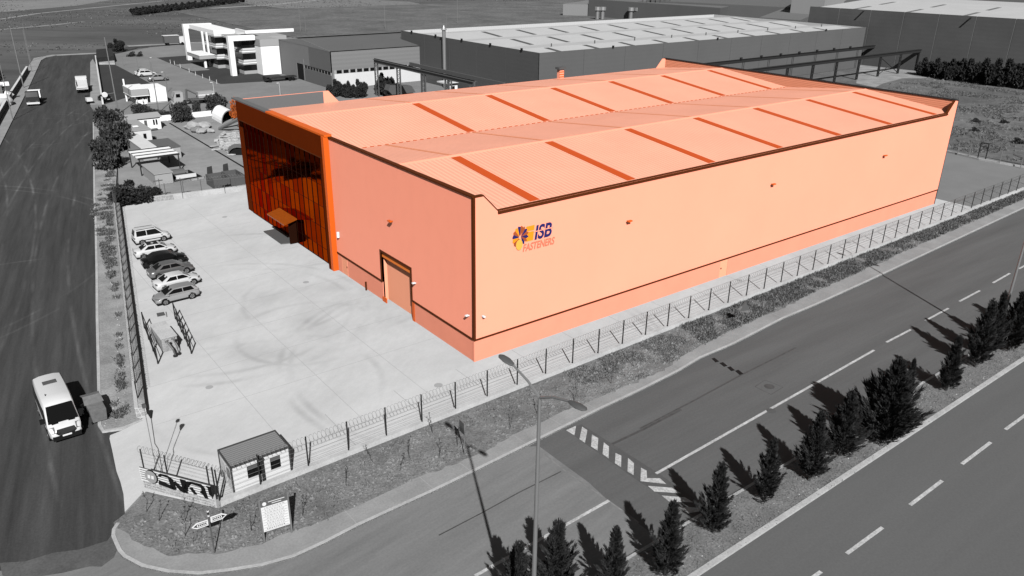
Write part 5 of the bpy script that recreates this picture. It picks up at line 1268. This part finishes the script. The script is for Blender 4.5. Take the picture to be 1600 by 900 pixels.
for k in range(5): mb.box(DX0-.25,DX0+.05,DY0+6+k*12,DY0+6.5+k*12,DH-.15,DH+.45)
mb.box(DX0+22,DX0+22.5,DY0-.25,DY0,DH-.1,DH+.4).box(DX0+60,DX0+60.5,DY0-.25,DY0,DH-.1,DH+.4).box(DX0+110,DX0+110.5,DY0-.25,DY0,DH-.1,DH+.4).build('floodlight','rubber',dw)
# big dark building far right
BH = 17.0
e0 = at(1266,10,BH); e1 = at(1600,30,BH)
bxx = (at(1385,102).x+at(1590,118).x)/2
bl0 = Vector((at(1266,10,BH).x, at(1266,10,BH).y)); bl1 = Vector((at(1600,30,BH).x, at(1600,30,BH).y))
bdv = (bl1-bl0).normalized(); bl1 = bl0 + bdv*((bl1-bl0).length+50); bnv = Vector((-bdv.y, bdv.x)); 
if bnv.dot(Vector((1,0))) < 0: bnv = -bnv
bg_ = thing('big_dark_hall', (bl0.x,bl0.y,0), 'huge dark clad hall with pale roof filling the upper right corner', 'hall')
N_ = 11; tl = (bl1-bl0).length
for k in range(N_):
    a = bl0+bdv*(tl*k/N_+.12); b = bl0+bdv*(tl*(k+1)/N_-.12)
    MB().prism([a[:], b[:], (b+bnv*.4)[:], (a+bnv*.4)[:]], 0, BH).build('wall_panel','big_clad',bg_)
MB().prism([(bl0+bnv*.08)[:], (bl1+bnv*.08)[:], (bl1+bnv*.38)[:], (bl0+bnv*.38)[:]], 0, BH-.1).build('wall_joint','galv',bg_)
DP = 130
MB().prism([(bl0+bnv*.4)[:], (bl0+bnv*DP)[:], (bl0+bdv*.4+bnv*DP)[:], (bl0+bdv*.4+bnv*.4)[:]], 0, BH-.3).build('end_wall','big_clad',bg_)
def rp(u, v, z): q = bl0+bdv*u+bnv*v; return (q.x,q.y,z)
MB().slab([rp(.4,.4,BH-.6), rp(tl,.4,BH-.6), rp(tl,45,BH+1.2), rp(.4,45,BH+1.2)], .2).build('roof_slope','dark_roof',bg_)
MB().slab([rp(.4,45,BH+1.2), rp(tl,45,BH+1.2), rp(tl,DP,BH-1.2), rp(.4,DP,BH-1.2)], .2).build('roof_slope','dark_roof',bg_)
for k in range(9):
    for v0, v1 in ((6,18),(26,38)):
        u = 12+k*17; zf = lambda v: BH-.6+1.8*(v-.4)/44.6+.03
        MB().slab([rp(u,v0,zf(v0)), rp(u+1.3,v0,zf(v0)), rp(u+1.3,v1,zf(v1)), rp(u,v1,zf(v1))], .02).build('skylight','lining_grey',bg_)
for k in range(4):
    u = 18+k*32; q = bl0+bdv*u; MB().slab([(q.x-bnv.x*1.6,q.y-bnv.y*1.6,BH-1.0),(q.x,q.y,BH-.4),(q.x+bdv.x*.5,q.y+bdv.y*.5,BH-.4),(q.x-bnv.x*1.6+bdv.x*.5,q.y-bnv.y*1.6+bdv.y*.5,BH-1.0)], .12).build('floodlight','rubber',bg_)
# grey roofed shed between them and other far sheds
def far_shed(pts, H, label, wm_, rm_, ridge=0.0, name='far_shed'):
    P = [at(*p, H) for p in pts]; c = P[0]; t = thing(name, (c.x,c.y,0), label, 'shed')
    poly = [(p.x,p.y) for p in P]
    MB().prism(poly, -.2, H-.3).build('walls', wm_, t)
    if ridge:
        m0 = (P[0]+P[3])/2+UPV*ridge; m1 = (P[1]+P[2])/2+UPV*ridge
        MB().add([tuple(P[0]),tuple(P[1]),tuple(m1),tuple(m0)], [(0,1,2,3)]).build('roof_slope', rm_, t); MB().add([tuple(P[3]),tuple(P[2]),tuple(m1),tuple(m0)], [(3,2,1,0)]).build('roof_slope', rm_, t)
        MB().add([tuple(P[0]),tuple(P[3]),tuple(m0)],[(0,1,2)]).add([tuple(P[1]),tuple(P[2]),tuple(m1)],[(2,1,0)]).build('gable', wm_, t)
    else: MB().prism(poly, H-.28, H).build('roof', rm_, t)
    return t
far_shed([(1187,27),(1250,31.5),(1345,-9),(1296,-14)], 9, 'grey roofed shed wedged left of the big dark hall', 'grey_clad_dark', 'lining_grey')
far_shed([(920,-2),(1126,12),(1180,2),(1000,-14)], 9, 'dark shed far behind the warehouse roof', 'dark_clad', 'lining_grey')
far_shed([(1142,18),(1214,20),(1240,12),(1200,5)], 6, 'low grey shed behind the right end of the warehouse roof', 'grey_clad', 'pale_band')
far_shed([(880,6),(978,8),(1010,2),(920,0)], 6, 'low grey shed with vents left of the dark far shed', 'grey_clad', 'grey_clad')
far_shed([(1238,-6),(1290,-3),(1330,-22),(1280,-26)], 16, 'pale tower like block behind the grey roofed shed', 'pale_band', 'offwhite')
far_shed([(1010,0),(1250,12),(1330,-20),(1130,-34)], 10, 'distant dark hall in the upper right background', 'dark_clad', 'grey_clad_dark')
for i, (px, py) in enumerate([(933,30),(941,30),(985,31),(995,31)]):
    b = Vector((*g2(px,py),0)); t = thing('silo', b, ['left silo of the pair left of the far pipes','right silo of the pair left of the far pipes','left silo of the pair beside the far pipes','right silo of the pair beside the far pipes'][i], 'silo', 'small silos behind the warehouse')
    MB().tube([b, b+UPV*4.5], 1.1, 10).build('drum','galv',t); MB().tube([b+UPV*4.5, b+UPV*6.2], 1.8, 10).build('cap','steel_pale',t)
for i in range(7):
    b = Vector((*g2(1002+i*7,31.5+i*.3),0)); t = thing('pipe_stack', b, ['leftmost','second','third','middle','fifth','sixth','rightmost'][i]+' of the seven tall thin pipes rising behind the warehouse roof', 'pipe', 'tall pipes behind the warehouse')
    MB().tube([b, b+UPV*(14+(i*7%4))], .35, 6).build('pipe','steel_mid',t)

# crane runways
def lattice_col(parent, x, y, h, axis='x', m_='steel_dark', w_=.7):
    mb = MB(); d = Vector((w_/2,0,0)) if axis == 'x' else Vector((0,w_/2,0)); c = Vector((x,y,0))
    for s_ in (-1,1): q = c+d*s_; mb.box(q.x-.12,q.x+.12,q.y-.15,q.y+.15,0,h)
    k = 0
    while k*.9 < h-.9:
        a = c-d+UPV*k*.9; b = c+d+UPV*(k+1)*.9
        mb.tube([a,b], .06, 4).tube([c-d+UPV*(k+1)*.9, c+d+UPV*(k+1)*.9], .06, 4); k += 1
    return mb.build('column', m_, parent)
HR = 6.4
r1 = Vector((*g2(1450,75,HR),0)); r0 = Vector((*g2(1385,69,HR),0))
r1.x += 5; cr = thing('crane_gantry', r1, 'dark steel crane runway on lattice columns behind the right end of the hall', 'crane runway')
yA, yB = r1.y-1.0, r0.y
MB().box(118,r1.x,yA-.25,yA+.25,HR-.8,HR).box(118,r1.x,yA-.45,yA+.45,HR,HR+.1).build('runway_beam','steel_dark',cr)
xB = r0.x+5
MB().box(118,xB,yB-.25,yB+.25,HR-.8,HR).box(118,xB,yB-.45,yB+.45,HR,HR+.1).build('runway_beam','steel_dark',cr)
MB().add([(r1.x-.4,yA+.3,HR-.75),(r1.x+.4,yA+.3,HR-.75),(xB+.4,yB-.3,HR-.75),(xB-.4,yB-.3,HR-.75),(r1.x-.4,yA+.3,HR-.05),(r1.x+.4,yA+.3,HR-.05),(xB+.4,yB-.3,HR-.05),(xB-.4,yB-.3,HR-.05)], [(3,2,1,0),(4,5,6,7),(0,1,5,4),(1,2,6,5),(2,3,7,6),(3,0,4,7)]).build('end_beam','steel_dark',cr)
x = r1.x; k = 0
while x > 120:
    lattice_col(cr, x, yA, HR-.8)
    if x > 150: lattice_col(cr, x+.01, yB, HR-.8)
    x -= 11.5; k += 1
for (xa, xb) in ((r1.x, r1.x-11.5), (r1.x-23, r1.x-34.5)):
    MB().tube([(xa,yA,.3),(xb,yA,HR-1)], .12, 4).tube([(xb,yA,.3),(xa,yA,HR-1)], .12, 4).build('brace','steel_dark',cr)
for k in range(7): MB().box(150+k*9,150.6+k*9,yB-.7,yB-.3,HR+.1,HR+.6).build('rail_stop','steel_dark',cr)
HL_ = 8.6
lx = at(585,92,HL_).x; ly0 = at(735,128,HL_).y; ly1 = at(585,92,HL_).y
cl = thing('crane_gantry', (lx,ly1,0), 'steel crane runway with paired lattice columns beside the dark warehouse', 'crane runway')
MB().box(lx-.2,lx+.2,ly0,ly1,HL_-.9,HL_-.1).box(lx-.5,lx+.5,ly0,ly1,HL_-.1,HL_).build('runway_beam','steel_mid',cl)
MB().box(lx-.08,lx+.08,ly0,ly1,HL_,HL_+.15).build('rail','rubber',cl)
for px in (587,620,657,692):
    y_ = at(px, 92+(px-585)*.245, HL_).y; lattice_col(cl, lx, y_, HL_-.9, 'y', 'steel_mid', 1.4)
for px in (633,672,704):
    y_ = at(px, 103+(px-633)*.235, HL_-.6).y; lattice_col(cl, lx+4.5, y_-4, HL_-.9, 'y', 'steel_mid', 1.4)
MB().box(lx+4.3,lx+4.7,ly0-4,ly1-9,HL_-.9,HL_-.1).build('runway_beam','steel_mid',cl)
sh = thing('small_hut', (*g2(705,138),0), 'small white hut with a flat pale roof under the crane runway', 'hut')
c = at(705,140,1.0); MB().box(c.x-1.2,c.x+1.2,c.y-1,c.y+1,0,2.8).build('walls','white',sh); MB().box(c.x-3,c.x+2.6,c.y-1.8,c.y+1.8,2.8,3.1).build('roof','offwhite',sh); MB().box(c.x-.5,c.x+.4,c.y-1.03,c.y-1,.9,2.0).build('window','glass_house',sh)
# machinery and debris seen behind the hall eave
for i, (px, py, s_) in enumerate([(748,128,1.0),(628,143,.9)]):
    c = at(px, py, 1.5); t = thing('concrete_trough', (c.x,c.y,0), ['curved grey steel trough under the end of the crane runway','curved grey steel trough beside the first crane columns'][i], 'trough')
    MB().slab([(c.x-4*s_,c.y,2.0),(c.x-3.4*s_,c.y,3.2),(c.x+3*s_,c.y,2.6),(c.x+4.2*s_,c.y,1.0),(c.x-3*s_,c.y,1.0)], 2.2, (0,1,0)).build('trough','steel_mid',t)
    MB().box(c.x-3,c.x+3,c.y,c.y+2,0,1).build('base','steel_dark',t)

# gatehouse, left side
gh = thing('gatehouse', (7.5,142.3,0), 'small white gatehouse with a boxed grey canopy and dark windows', 'gatehouse')
bb('main_block','white',9.9,14.2,142.4,149.0,.35,3.4,gh); bb('base_band','pale_band',9.85,14.25,142.35,149,0,.35,gh)
bb('guard_room','white',7.6,9.9,142.6,148.4,0,1.0,gh); bb('window_band','glass_house',7.75,9.8,142.75,148.3,1.0,2.0,gh)
for x in (7.65,8.6,9.5): bb('mullion','offwhite',x,x+.15,142.65,142.75,1.0,2.0,gh)
bb('canopy','pale_band',6.6,10.3,141.8,148.9,2.0,3.5,gh); bb('canopy_rim','white',6.55,10.35,141.75,148.95,1.92,2.05,gh); bb('canopy_roof','white',6.6,10.3,141.9,148.9,3.5,3.6,gh)
bb('door','rubber',9.95,10.5,142.36,142.4,.3,2.2,gh); bb('post','white',6.7,7.0,148.2,148.5,0,5.0,gh)
# person by the gatehouse: one continuous figure
def person(x, y, rz, label):
    t = thing('person', (x,y,0), label, 'person', rz=rz)
    J = {'pelvis':(0,0,.93),'spine':(0,0,1.15),'chest':(0,0,1.38),'neck':(0,0,1.50),'head':(0,.02,1.62),'top':(0,.02,1.74),
         'lhip':(.1,0,.88),'lknee':(.11,.03,.48),'lank':(.12,0,.08),'ltoe':(.13,.17,.04),'rhip':(-.1,0,.88),'rknee':(-.11,.0,.48),'rank':(-.12,-.03,.08),'rtoe':(-.13,.14,.04),
         'lsh':(.19,0,1.42),'lel':(.25,-.02,1.14),'lwr':(.24,.1,.92),'lh':(.24,.14,.84),'rsh':(-.19,0,1.42),'rel':(-.25,-.02,1.14),'rwr':(-.24,.1,.92),'rh':(-.24,.14,.84)}
    rad = {'pelvis':.15,'spine':.13,'chest':.15,'neck':.055,'head':.095,'top':.07,'lhip':.09,'lknee':.06,'lank':.04,'ltoe':.03,'rhip':.09,'rknee':.06,'rank':.04,'rtoe':.03,'lsh':.06,'lel':.042,'lwr':.03,'lh':.035,'rsh':.06,'rel':.042,'rwr':.03,'rh':.035}
    E_ = [('pelvis','spine'),('spine','chest'),('chest','neck'),('neck','head'),('head','top'),('pelvis','lhip'),('lhip','lknee'),('lknee','lank'),('lank','ltoe'),('pelvis','rhip'),('rhip','rknee'),('rknee','rank'),('rank','rtoe'),('chest','lsh'),('lsh','lel'),('lel','lwr'),('lwr','lh'),('chest','rsh'),('rsh','rel'),('rel','rwr'),('rwr','rh')]
    ks_ = list(J); me = bpy.data.meshes.new('body'); me.from_pydata([J[k] for k in ks_], [(ks_.index(a),ks_.index(b)) for a,b in E_], []); 
    o = bpy.data.objects.new('body', me); col.objects.link(o); md = o.modifiers.new('skin','SKIN'); o.modifiers.new('sub','SUBSURF').levels = 1
    for i, k in enumerate(ks_): me.skin_vertices[0].data[i].radius = (rad[k],rad[k]*.8); me.skin_vertices[0].data[i].use_root = (k == 'pelvis')
    dg = bpy.context.evaluated_depsgraph_get(); m2 = bpy.data.meshes.new_from_object(o.evaluated_get(dg)); bpy.data.objects.remove(o)
    for mm in ('cloth_white','cloth_dark','person_skin'): m2.materials.append(MATS[mm])
    for p_ in m2.polygons: p_.material_index = 1 if p_.center.z < .95 else (2 if (p_.center.z > 1.48 or (p_.center.z < 1.0 and abs(p_.center.x) > .2)) else 0); p_.use_smooth = True
    inst('body', m2, t)
    v_, f_ = blob(0,.0,1.7,.11,2,.8); MB().add(v_, f_).build('hair','car_dark',t,world=False); return t
person(8.6,140.6,R(120),'person in a white shirt and dark trousers standing in front of the gatehouse')
person(7.3,140.2,R(60),'person in dark trousers standing left before the gatehouse')
# low white wall right of the cabins
lw = thing('low_wall', (6,121.5,0), 'low pale wall behind the neighbouring yard with trees before it', 'wall')
MB().prism([(6,121.4),(19.5,121.4),(19.5,121.8),(6,121.8)], -.1, 1.0).build('wall','white',lw)
ww = thing('boundary_wall', (1.5,146.5,0), 'pale low wall along the west lawn', 'wall')
a = Vector((*g2(161,163),0)); b = Vector((*g2(150,92),0)); MB().ribbon([a[:2], b[:2]], .35, -.1, 1.1).build('wall','offwhite',ww)
hg = thing('hedge_panel', (*g2(165,92),0), 'dark netted enclosure at the far end of the west lawn', 'enclosure')
P0, P1 = Vector((*g2(152,100),0)), Vector((*g2(180,97),0))
MB().prism([P0[:2], P1[:2], g2(176,84), g2(152,86)], 0, 1.8).build('netting','leaf_dark',hg); MB().prism([g2(155,101), g2(180,101), g2(179,97), g2(155,97)], 0, .5).build('kerb','kerb',hg)
# cabins in the neighbouring yard
def cabin(name, x0,x1,y0,y1,h, label, wm_, rm_, wins=(), gable=0.0):
    t = thing(name, (x0,y0,0), label, 'cabin')
    MB().box(x0,x1,y0,y1,0,h).build('walls',wm_,t)
    if gable:
        xm = (x0+x1)/2
        MB().slab([(x0-.3,y0-.3,h),(x1+.3,y0-.3,h),(x1+.3,(y0+y1)/2,h+gable),(x0-.3,(y0+y1)/2,h+gable)], .1).slab([(x0-.3,(y0+y1)/2,h+gable),(x1+.3,(y0+y1)/2,h+gable),(x1+.3,y1+.3,h),(x0-.3,y1+.3,h)], .1).build('roof',rm_,t)
        MB().add([(x0,y0,h),(x0,y1,h),(x0,(y0+y1)/2,h+gable)],[(2,1,0)]).add([(x1,y0,h),(x1,y1,h),(x1,(y0+y1)/2,h+gable)],[(0,1,2)]).build('gable',wm_,t)
    else: MB().box(x0-.12,x1+.12,y0-.12,y1+.12,h,h+.12).build('roof',rm_,t)
    for (xa,xb,za,zb_,nm) in wins: MB().box(xa,xb,y0-.05,y0,za,zb_).build(nm,'glass_house' if nm == 'window' else 'steel_mid',t)
    return t
cabin('site_cabin',-.6,5.0,113.6,118.5,2.4,'white cabin with a pitched roof, two windows and a door','white','pale_band',[(.2,.6,.9,1.9,'window'),(.8,1.2,.9,1.9,'window'),(2.0,2.5,.1,1.9,'door'),(3.6,3.9,.9,1.9,'window'),(4.1,4.4,.9,1.9,'window')],.5)
cabin('site_cabin',-3.6,.2,101.5,111.5,2.5,'flat grey roofed cabin end on behind the roadside trees','offwhite','pale_band',[(-1.2,-.7,1.0,1.9,'window')])
cabin('site_cabin',-4.6,-2.4,88.8,100.5,2.1,'long narrow pale container with a ribbed roof','pale_band','offwhite')
cabin('site_cabin',-2.0,1.2,87.8,95.0,1.9,'ribbed grey container right of the long narrow pale one','pale_band','grey_roof')
t = cabin('ac_unit',-2.0,-1.3,104.2,104.9,.1,'small white air conditioner on the flat cabin roof','white','white'); t.location.z = 2.6; t['category'] = 'air conditioner'
dh_ = cabin('storage_box',-6.9,-4.4,72.8,79.8,1.6,'flat grey roofed box beside the dark bush behind the yard wall','pale_band','pale_band')
# carport with three light roof bands
cpq = thing('carport', (-7.4,79.2,0), 'open steel carport with three pale roof bands and dark gaps', 'carport')
for k in range(3): MB().box(-7.4,-1.2,79.8+k*2.0,81.3+k*2.0,2.6,2.7).build('roof_band','white',cpq)
for k in range(4): MB().box(-7.4,-1.2,79.5+k*2.0,79.7+k*2.0,2.5,2.75).build('purlin','steel_dark',cpq)
for x in (-7.2,-1.4):
    for y in (79.6,85.6): MB().box(x-.08,x+.08,y-.08,y+.08,0,2.5).build('post','steel_dark',cpq)
dk = thing('sunken_bay', (-4.2,75.5,0), 'dark sunken loading bay filled with odd steel parts', 'loading bay')
MB().prism([(-4.3,73.2),(.2,74.0),(-.3,79.0),(-4.3,79.0)], 0, .06).build('bay_floor','rubber',dk)
MB().tube([(-3.9,75.6,.7),(-1.9,75.6,.7)], .6, 10).build('drum','steel_mid',dk); MB().box(-3.6,-.6,74.1,74.5,.1,.6).build('beam','offwhite',dk); MB().box(-3.0,-1.0,76.9,77.1,.1,.5).build('beam','galv',dk)
for i in range(3):
    x0 = -6.0+i*1.9; t = thing('white_pallet', (-1.6+i*1.1,72.4+i*.3,0), ['leftmost pale timber bundle before the sunken bay','middle pale timber bundle before the sunken bay','rightmost pale timber bundle before the sunken bay'][i], 'timber', 'timber bundles by the sunken bay')
    MB().box(-1.9+i*1.1,-1.1+i*1.1,72.2+i*.2,72.6+i*.2,0,.25).build('bundle','canvas',t); MB().box(-1.9+i*1.1,-1.1+i*1.1,72.62+i*.2,72.85+i*.2,0,.2).build('bundle','steel_mid',t)
# waste skips
for i, (x0, y0, lx_) in enumerate([(-.6,65.7,2.4),(-.6+2.5,66.0,2.2)]):
    t = thing('skip', (x0,y0,0), ['left dark open skip with an upright flap behind the yard wall','right dark open skip behind the yard wall'][i], 'skip', 'dark skips behind the yard wall')
    X0, X1, Ya, Yb = x0, x0+lx_, y0, y0+3.6
    MB().box(X0,X1,Ya,Ya+.12,0,1.5).box(X0,X1,Yb-.12,Yb,0,1.5).box(X0,X0+.12,Ya+.12,Yb-.12,0,1.5).box(X1-.12,X1,Ya+.12,Yb-.12,0,1.5).box(X0+.12,X1-.12,Ya+.12,Yb-.12,.0,.15).build('tub','steel_mid',t)
    MB().slab([(X0+.3,Yb,1.5),(X0+1.1,Yb,1.5),(X0+1.2,Yb+.3,2.5),(X0+.5,Yb+.3,2.4)], .15, (0,1,0)).build('flap','steel_dark',t)
t = thing('ramp', (4.6,66,0), 'dark sloping steel ramp right of the skips', 'ramp')
MB().add([(4.3,65.6,0),(7.5,64.6,0),(7.5,66.6,0),(4.3,68.4,0),(4.3,65.6,1.1),(4.3,68.4,1.1)],[(3,2,1,0),(4,1,2,5),(0,1,4),(2,3,5),(3,0,4,5)]).build('plate','steel_mid',t)
# arched shelter, slanting beam, debris
ar = thing('arched_shelter', (14.5,110,0), 'white arched tunnel shelter beside the glass front corner', 'shelter')
A0 = at(338,192,0); ax_ = Vector((at(362,191).x-A0.x, at(362,191).y-A0.y, 0)); 
def arch_pts(c, dirv, r, n=12): return [c + dirv*(r*math.cos(math.pi*i/n)) + UPV*(r*.82*math.sin(math.pi*i/n)) for i in range(n+1)]
h0, h1, hb = at(346,193.5), at(369.5,185.5), at(331,185)
c0 = (h0+h1)/2; dirv = (h1-h0).normalized(); rad_ = (h1-h0).length/2; bk = (hb-h0).normalized(); bl_ = (hb-h0).length
f0 = arch_pts(c0, dirv, rad_); f1 = arch_pts(c0+bk*bl_, dirv, rad_)
mb = MB()
for i in range(12): mb.quad(f0[i],f1[i],f1[i+1],f0[i+1])
mb.build('cover','white',ar)
g0 = arch_pts(c0+bk*.05, dirv, rad_*.9); mb = MB(); mb.add([tuple(p+bk*bl_*.4) for p in g0], [tuple(range(13))]); mb.build('mouth_shade','rubber',ar)  # black sheet standing in for the shade inside the arch
mb = MB()
for i in range(12): mb.slab([f0[i], f0[i+1], g0[i+1], g0[i]], .15, -bk)
mb.build('front_hoop','offwhite',ar)
a2 = thing('arched_shelter', (*g2(378,240),0), 'second dark mouthed arch shelter partly hidden by the hall', 'shelter')
h0, h1 = at(360,233), at(384,248); c0 = at(373,243); dirv = Vector((.8,-.6,0)); rad_ = 1.7; bk = Vector((.3,.95,0))
f0 = arch_pts(c0, dirv, rad_); f1 = arch_pts(c0+bk*3, dirv, rad_); mb = MB()
for i in range(12): mb.quad(f0[i],f1[i],f1[i+1],f0[i+1])
mb.build('cover','lining_grey',a2); MB().add([tuple(p+bk*.4) for p in arch_pts(c0, dirv, rad_*.93)], [tuple(range(13))]).build('mouth_shade','rubber',a2)  # near-black sheet paints the shaded mouth of this arch
bmz = thing('fallen_mast', (*g2(345,202),0), 'slanting steel mast lying towards the glass front corner', 'mast')
a = at(343,203,0); b = at(377,184,3.0); c = at(383,193,2.2)
MB().tube([a+UPV*.2,b], .35, 5).build('beam','galv',bmz); MB().tube([a+UPV*.2,c], .12, 5).build('beam','steel_dark',bmz)
dbr = random.Random(21); db = MB()
for i in range(420):
    px = dbr.gauss(366,12); py = dbr.gauss(222,7)
    if px > 388 or px < 335: continue
    c = at(px, py, 0); a = dbr.uniform(0,3.1); l_ = dbr.uniform(.2,.9); w_ = dbr.uniform(.1,.35); h = dbr.uniform(.05,.35); u = Vector((math.cos(a),math.sin(a),dbr.uniform(-.1,.2))); v = Vector((-math.sin(a),math.cos(a),0))
    c = c+UPV*dbr.uniform(.0,.5)
    db.slab([c+u*l_+v*w_, c-u*l_+v*w_, c-u*l_-v*w_, c+u*l_-v*w_], h)
tag(db.build('rubble_pile','rubble'), 'heap of broken slabs and boards beside the glass front corner', 'rubble', kind='stuff')
tp_ = thing('plastic_heap', (*g2(315,202),0), 'wrapped bales and plastic sheeting in a low heap in the neighbouring yard', 'heap')
for i, (px, py, r) in enumerate([(309,206,.9),(316,208,.8),(322,206,.7),(301,201,1.1),(318,200,1.0),(329,207,.6)]):
    c = at(px, py, 0); v_, f_ = blob(c.x, c.y, r*.45, r*1.3, 40+i, .6); MB().add(v_, f_).build('bale','canvas' if i != 0 else 'galv',tp_)
for i, (px, py) in enumerate([(236,205),(233,218)]):
    c = at(px, py, 0); t = thing('pipe_bundle', (c.x,c.y,0), ['dark pipe bundle lying right of the pitched cabin','dark pipe bundle lying right of the flat roofed cabin'][i], 'pipes', 'pipe bundles in the neighbouring yard')
    for k in range(3): MB().tube([(c.x-1.2,c.y+k*.3,.15),(c.x+1.4,c.y+.5+k*.3,.15)], .15, 6).build('pipe','steel_mid',t)
for i, (px, py) in enumerate([(253,312),(286,310),(352,302)]):
    c = at(px, py, 0); t = thing('thin_post', (c.x,c.y,0), ['thin leaning post behind the yard wall right of the dark bush','thin post behind the yard wall left of the skips','thin post behind the yard wall before the ramp'][i], 'post', 'thin posts behind the yard wall')
    MB().tube([(c.x,c.y,0),(c.x,c.y,3.0)], .05, 5).build('pole','steel_mid',t); MB().box(c.x-.7,c.x+.5,c.y-.1,c.y+.1,2.7,2.8).build('cross_arm','steel_mid',t)
# left side: greenhouse like shed, verge wall
wh = thing('west_shed', (-27,134,0), 'pale roofed shed with grey curtain front at the left edge', 'shed')
MB().prism([(-40,165),(-13.8,165),(-13.8,164.2),(-40,164.2)], 3.2, 4.0).build('fascia','white',wh)
rr_ = [at(0,112,3.5), at(22,110,3.5)]
MB().box(-34,-15.2,164,172,3.4,3.8).build('roof','offwhite',wh); MB().box(-34,-15.4,164.1,172,0,3.4).build('wall','lining_grey',wh)
for k in range(4): MB().box(-22+k*1.8,-21.8+k*1.8,164.02,164.1,0,3.4).build('curtain','pale_band',wh)
wv = thing('verge_wall', (-19,135,0), 'dark wall with a pale coping along the left verge', 'wall')
MB().ribbon([(-25.6,108),(-22.3,125),(-15.1,160),(-9.5,186),(-4,212)], .4, -.1, 1.3).build('wall','steel_dark',wv); MB().ribbon([(-25.6,108),(-22.3,125),(-15.1,160),(-9.5,186),(-4,212)], .5, 1.3, 1.42).build('coping','offwhite',wv)
for i, (px, py, r) in enumerate([(4,165,2.2),(10,155,1.6)]):
    c = at(px, py, 0); v_, f_ = blob(c.x, c.y, r*.5, r, 60+i, .7); tag(MB().add(v_, f_).build('wrapped_load','white',smooth=True), ['large white wrapped load behind the verge wall','smaller white wrapped load behind the verge wall'][i], 'load')
hd_ = thing('dark_hedge', (-14,185,0), 'dark narrow hedge row at the upper left edge', 'hedge')
for k in range(7): inst('foliage', bushes[1][1], hd_, (-.5+k*.55-2, -4+k*5.2, 0), rz=k, scale=(2.0,3.0,3.2))
# far gate and fence on the open ground at the right
fg = thing('goal_frame', (*g2(1532,250),0), 'small dark steel gate frame at the far apron edge', 'gate')
a, b = at(1527,249), at(1539,251)
for q in (a,b): MB().tube([q, q+UPV*3.0], .1, 5).build('post','steel_dark',fg)
MB().tube([a+UPV*3.0,b+UPV*3.0], .1, 5).tube([a+UPV*2.4,b+UPV*2.4], .06, 5).build('crossbar','steel_dark',fg)
ff = thing('apron_fence', (*g2(1482,240),0), 'low edging with thin pale posts along the far apron', 'fence')
for px, py in ((1495,242),(1513,246),(1561,256),(1594,263)): q = at(px,py); MB().tube([q, q+UPV*2.6], .07, 5).build('post','galv',ff)
MB().ribbon([g2(1480,238), g2(1530,250), g2(1562,256), g2(1600,262), g2(1640,268)], .3, -.1, .3).build('edging','kerb_light',ff)
bush(1524,205,.9,.7,2,'dark shrub on the open ground beyond the apron')
bush(1592,224,1.2,.9,2,'rounded grey shrub near the right edge beyond the apron')
bush(1525,190,1.2,.6,2,'dark scrub on the open ground behind the hall corner')
bush(1570,192,1.2,.6,2,'low scrub on the open ground below the dark tree row')
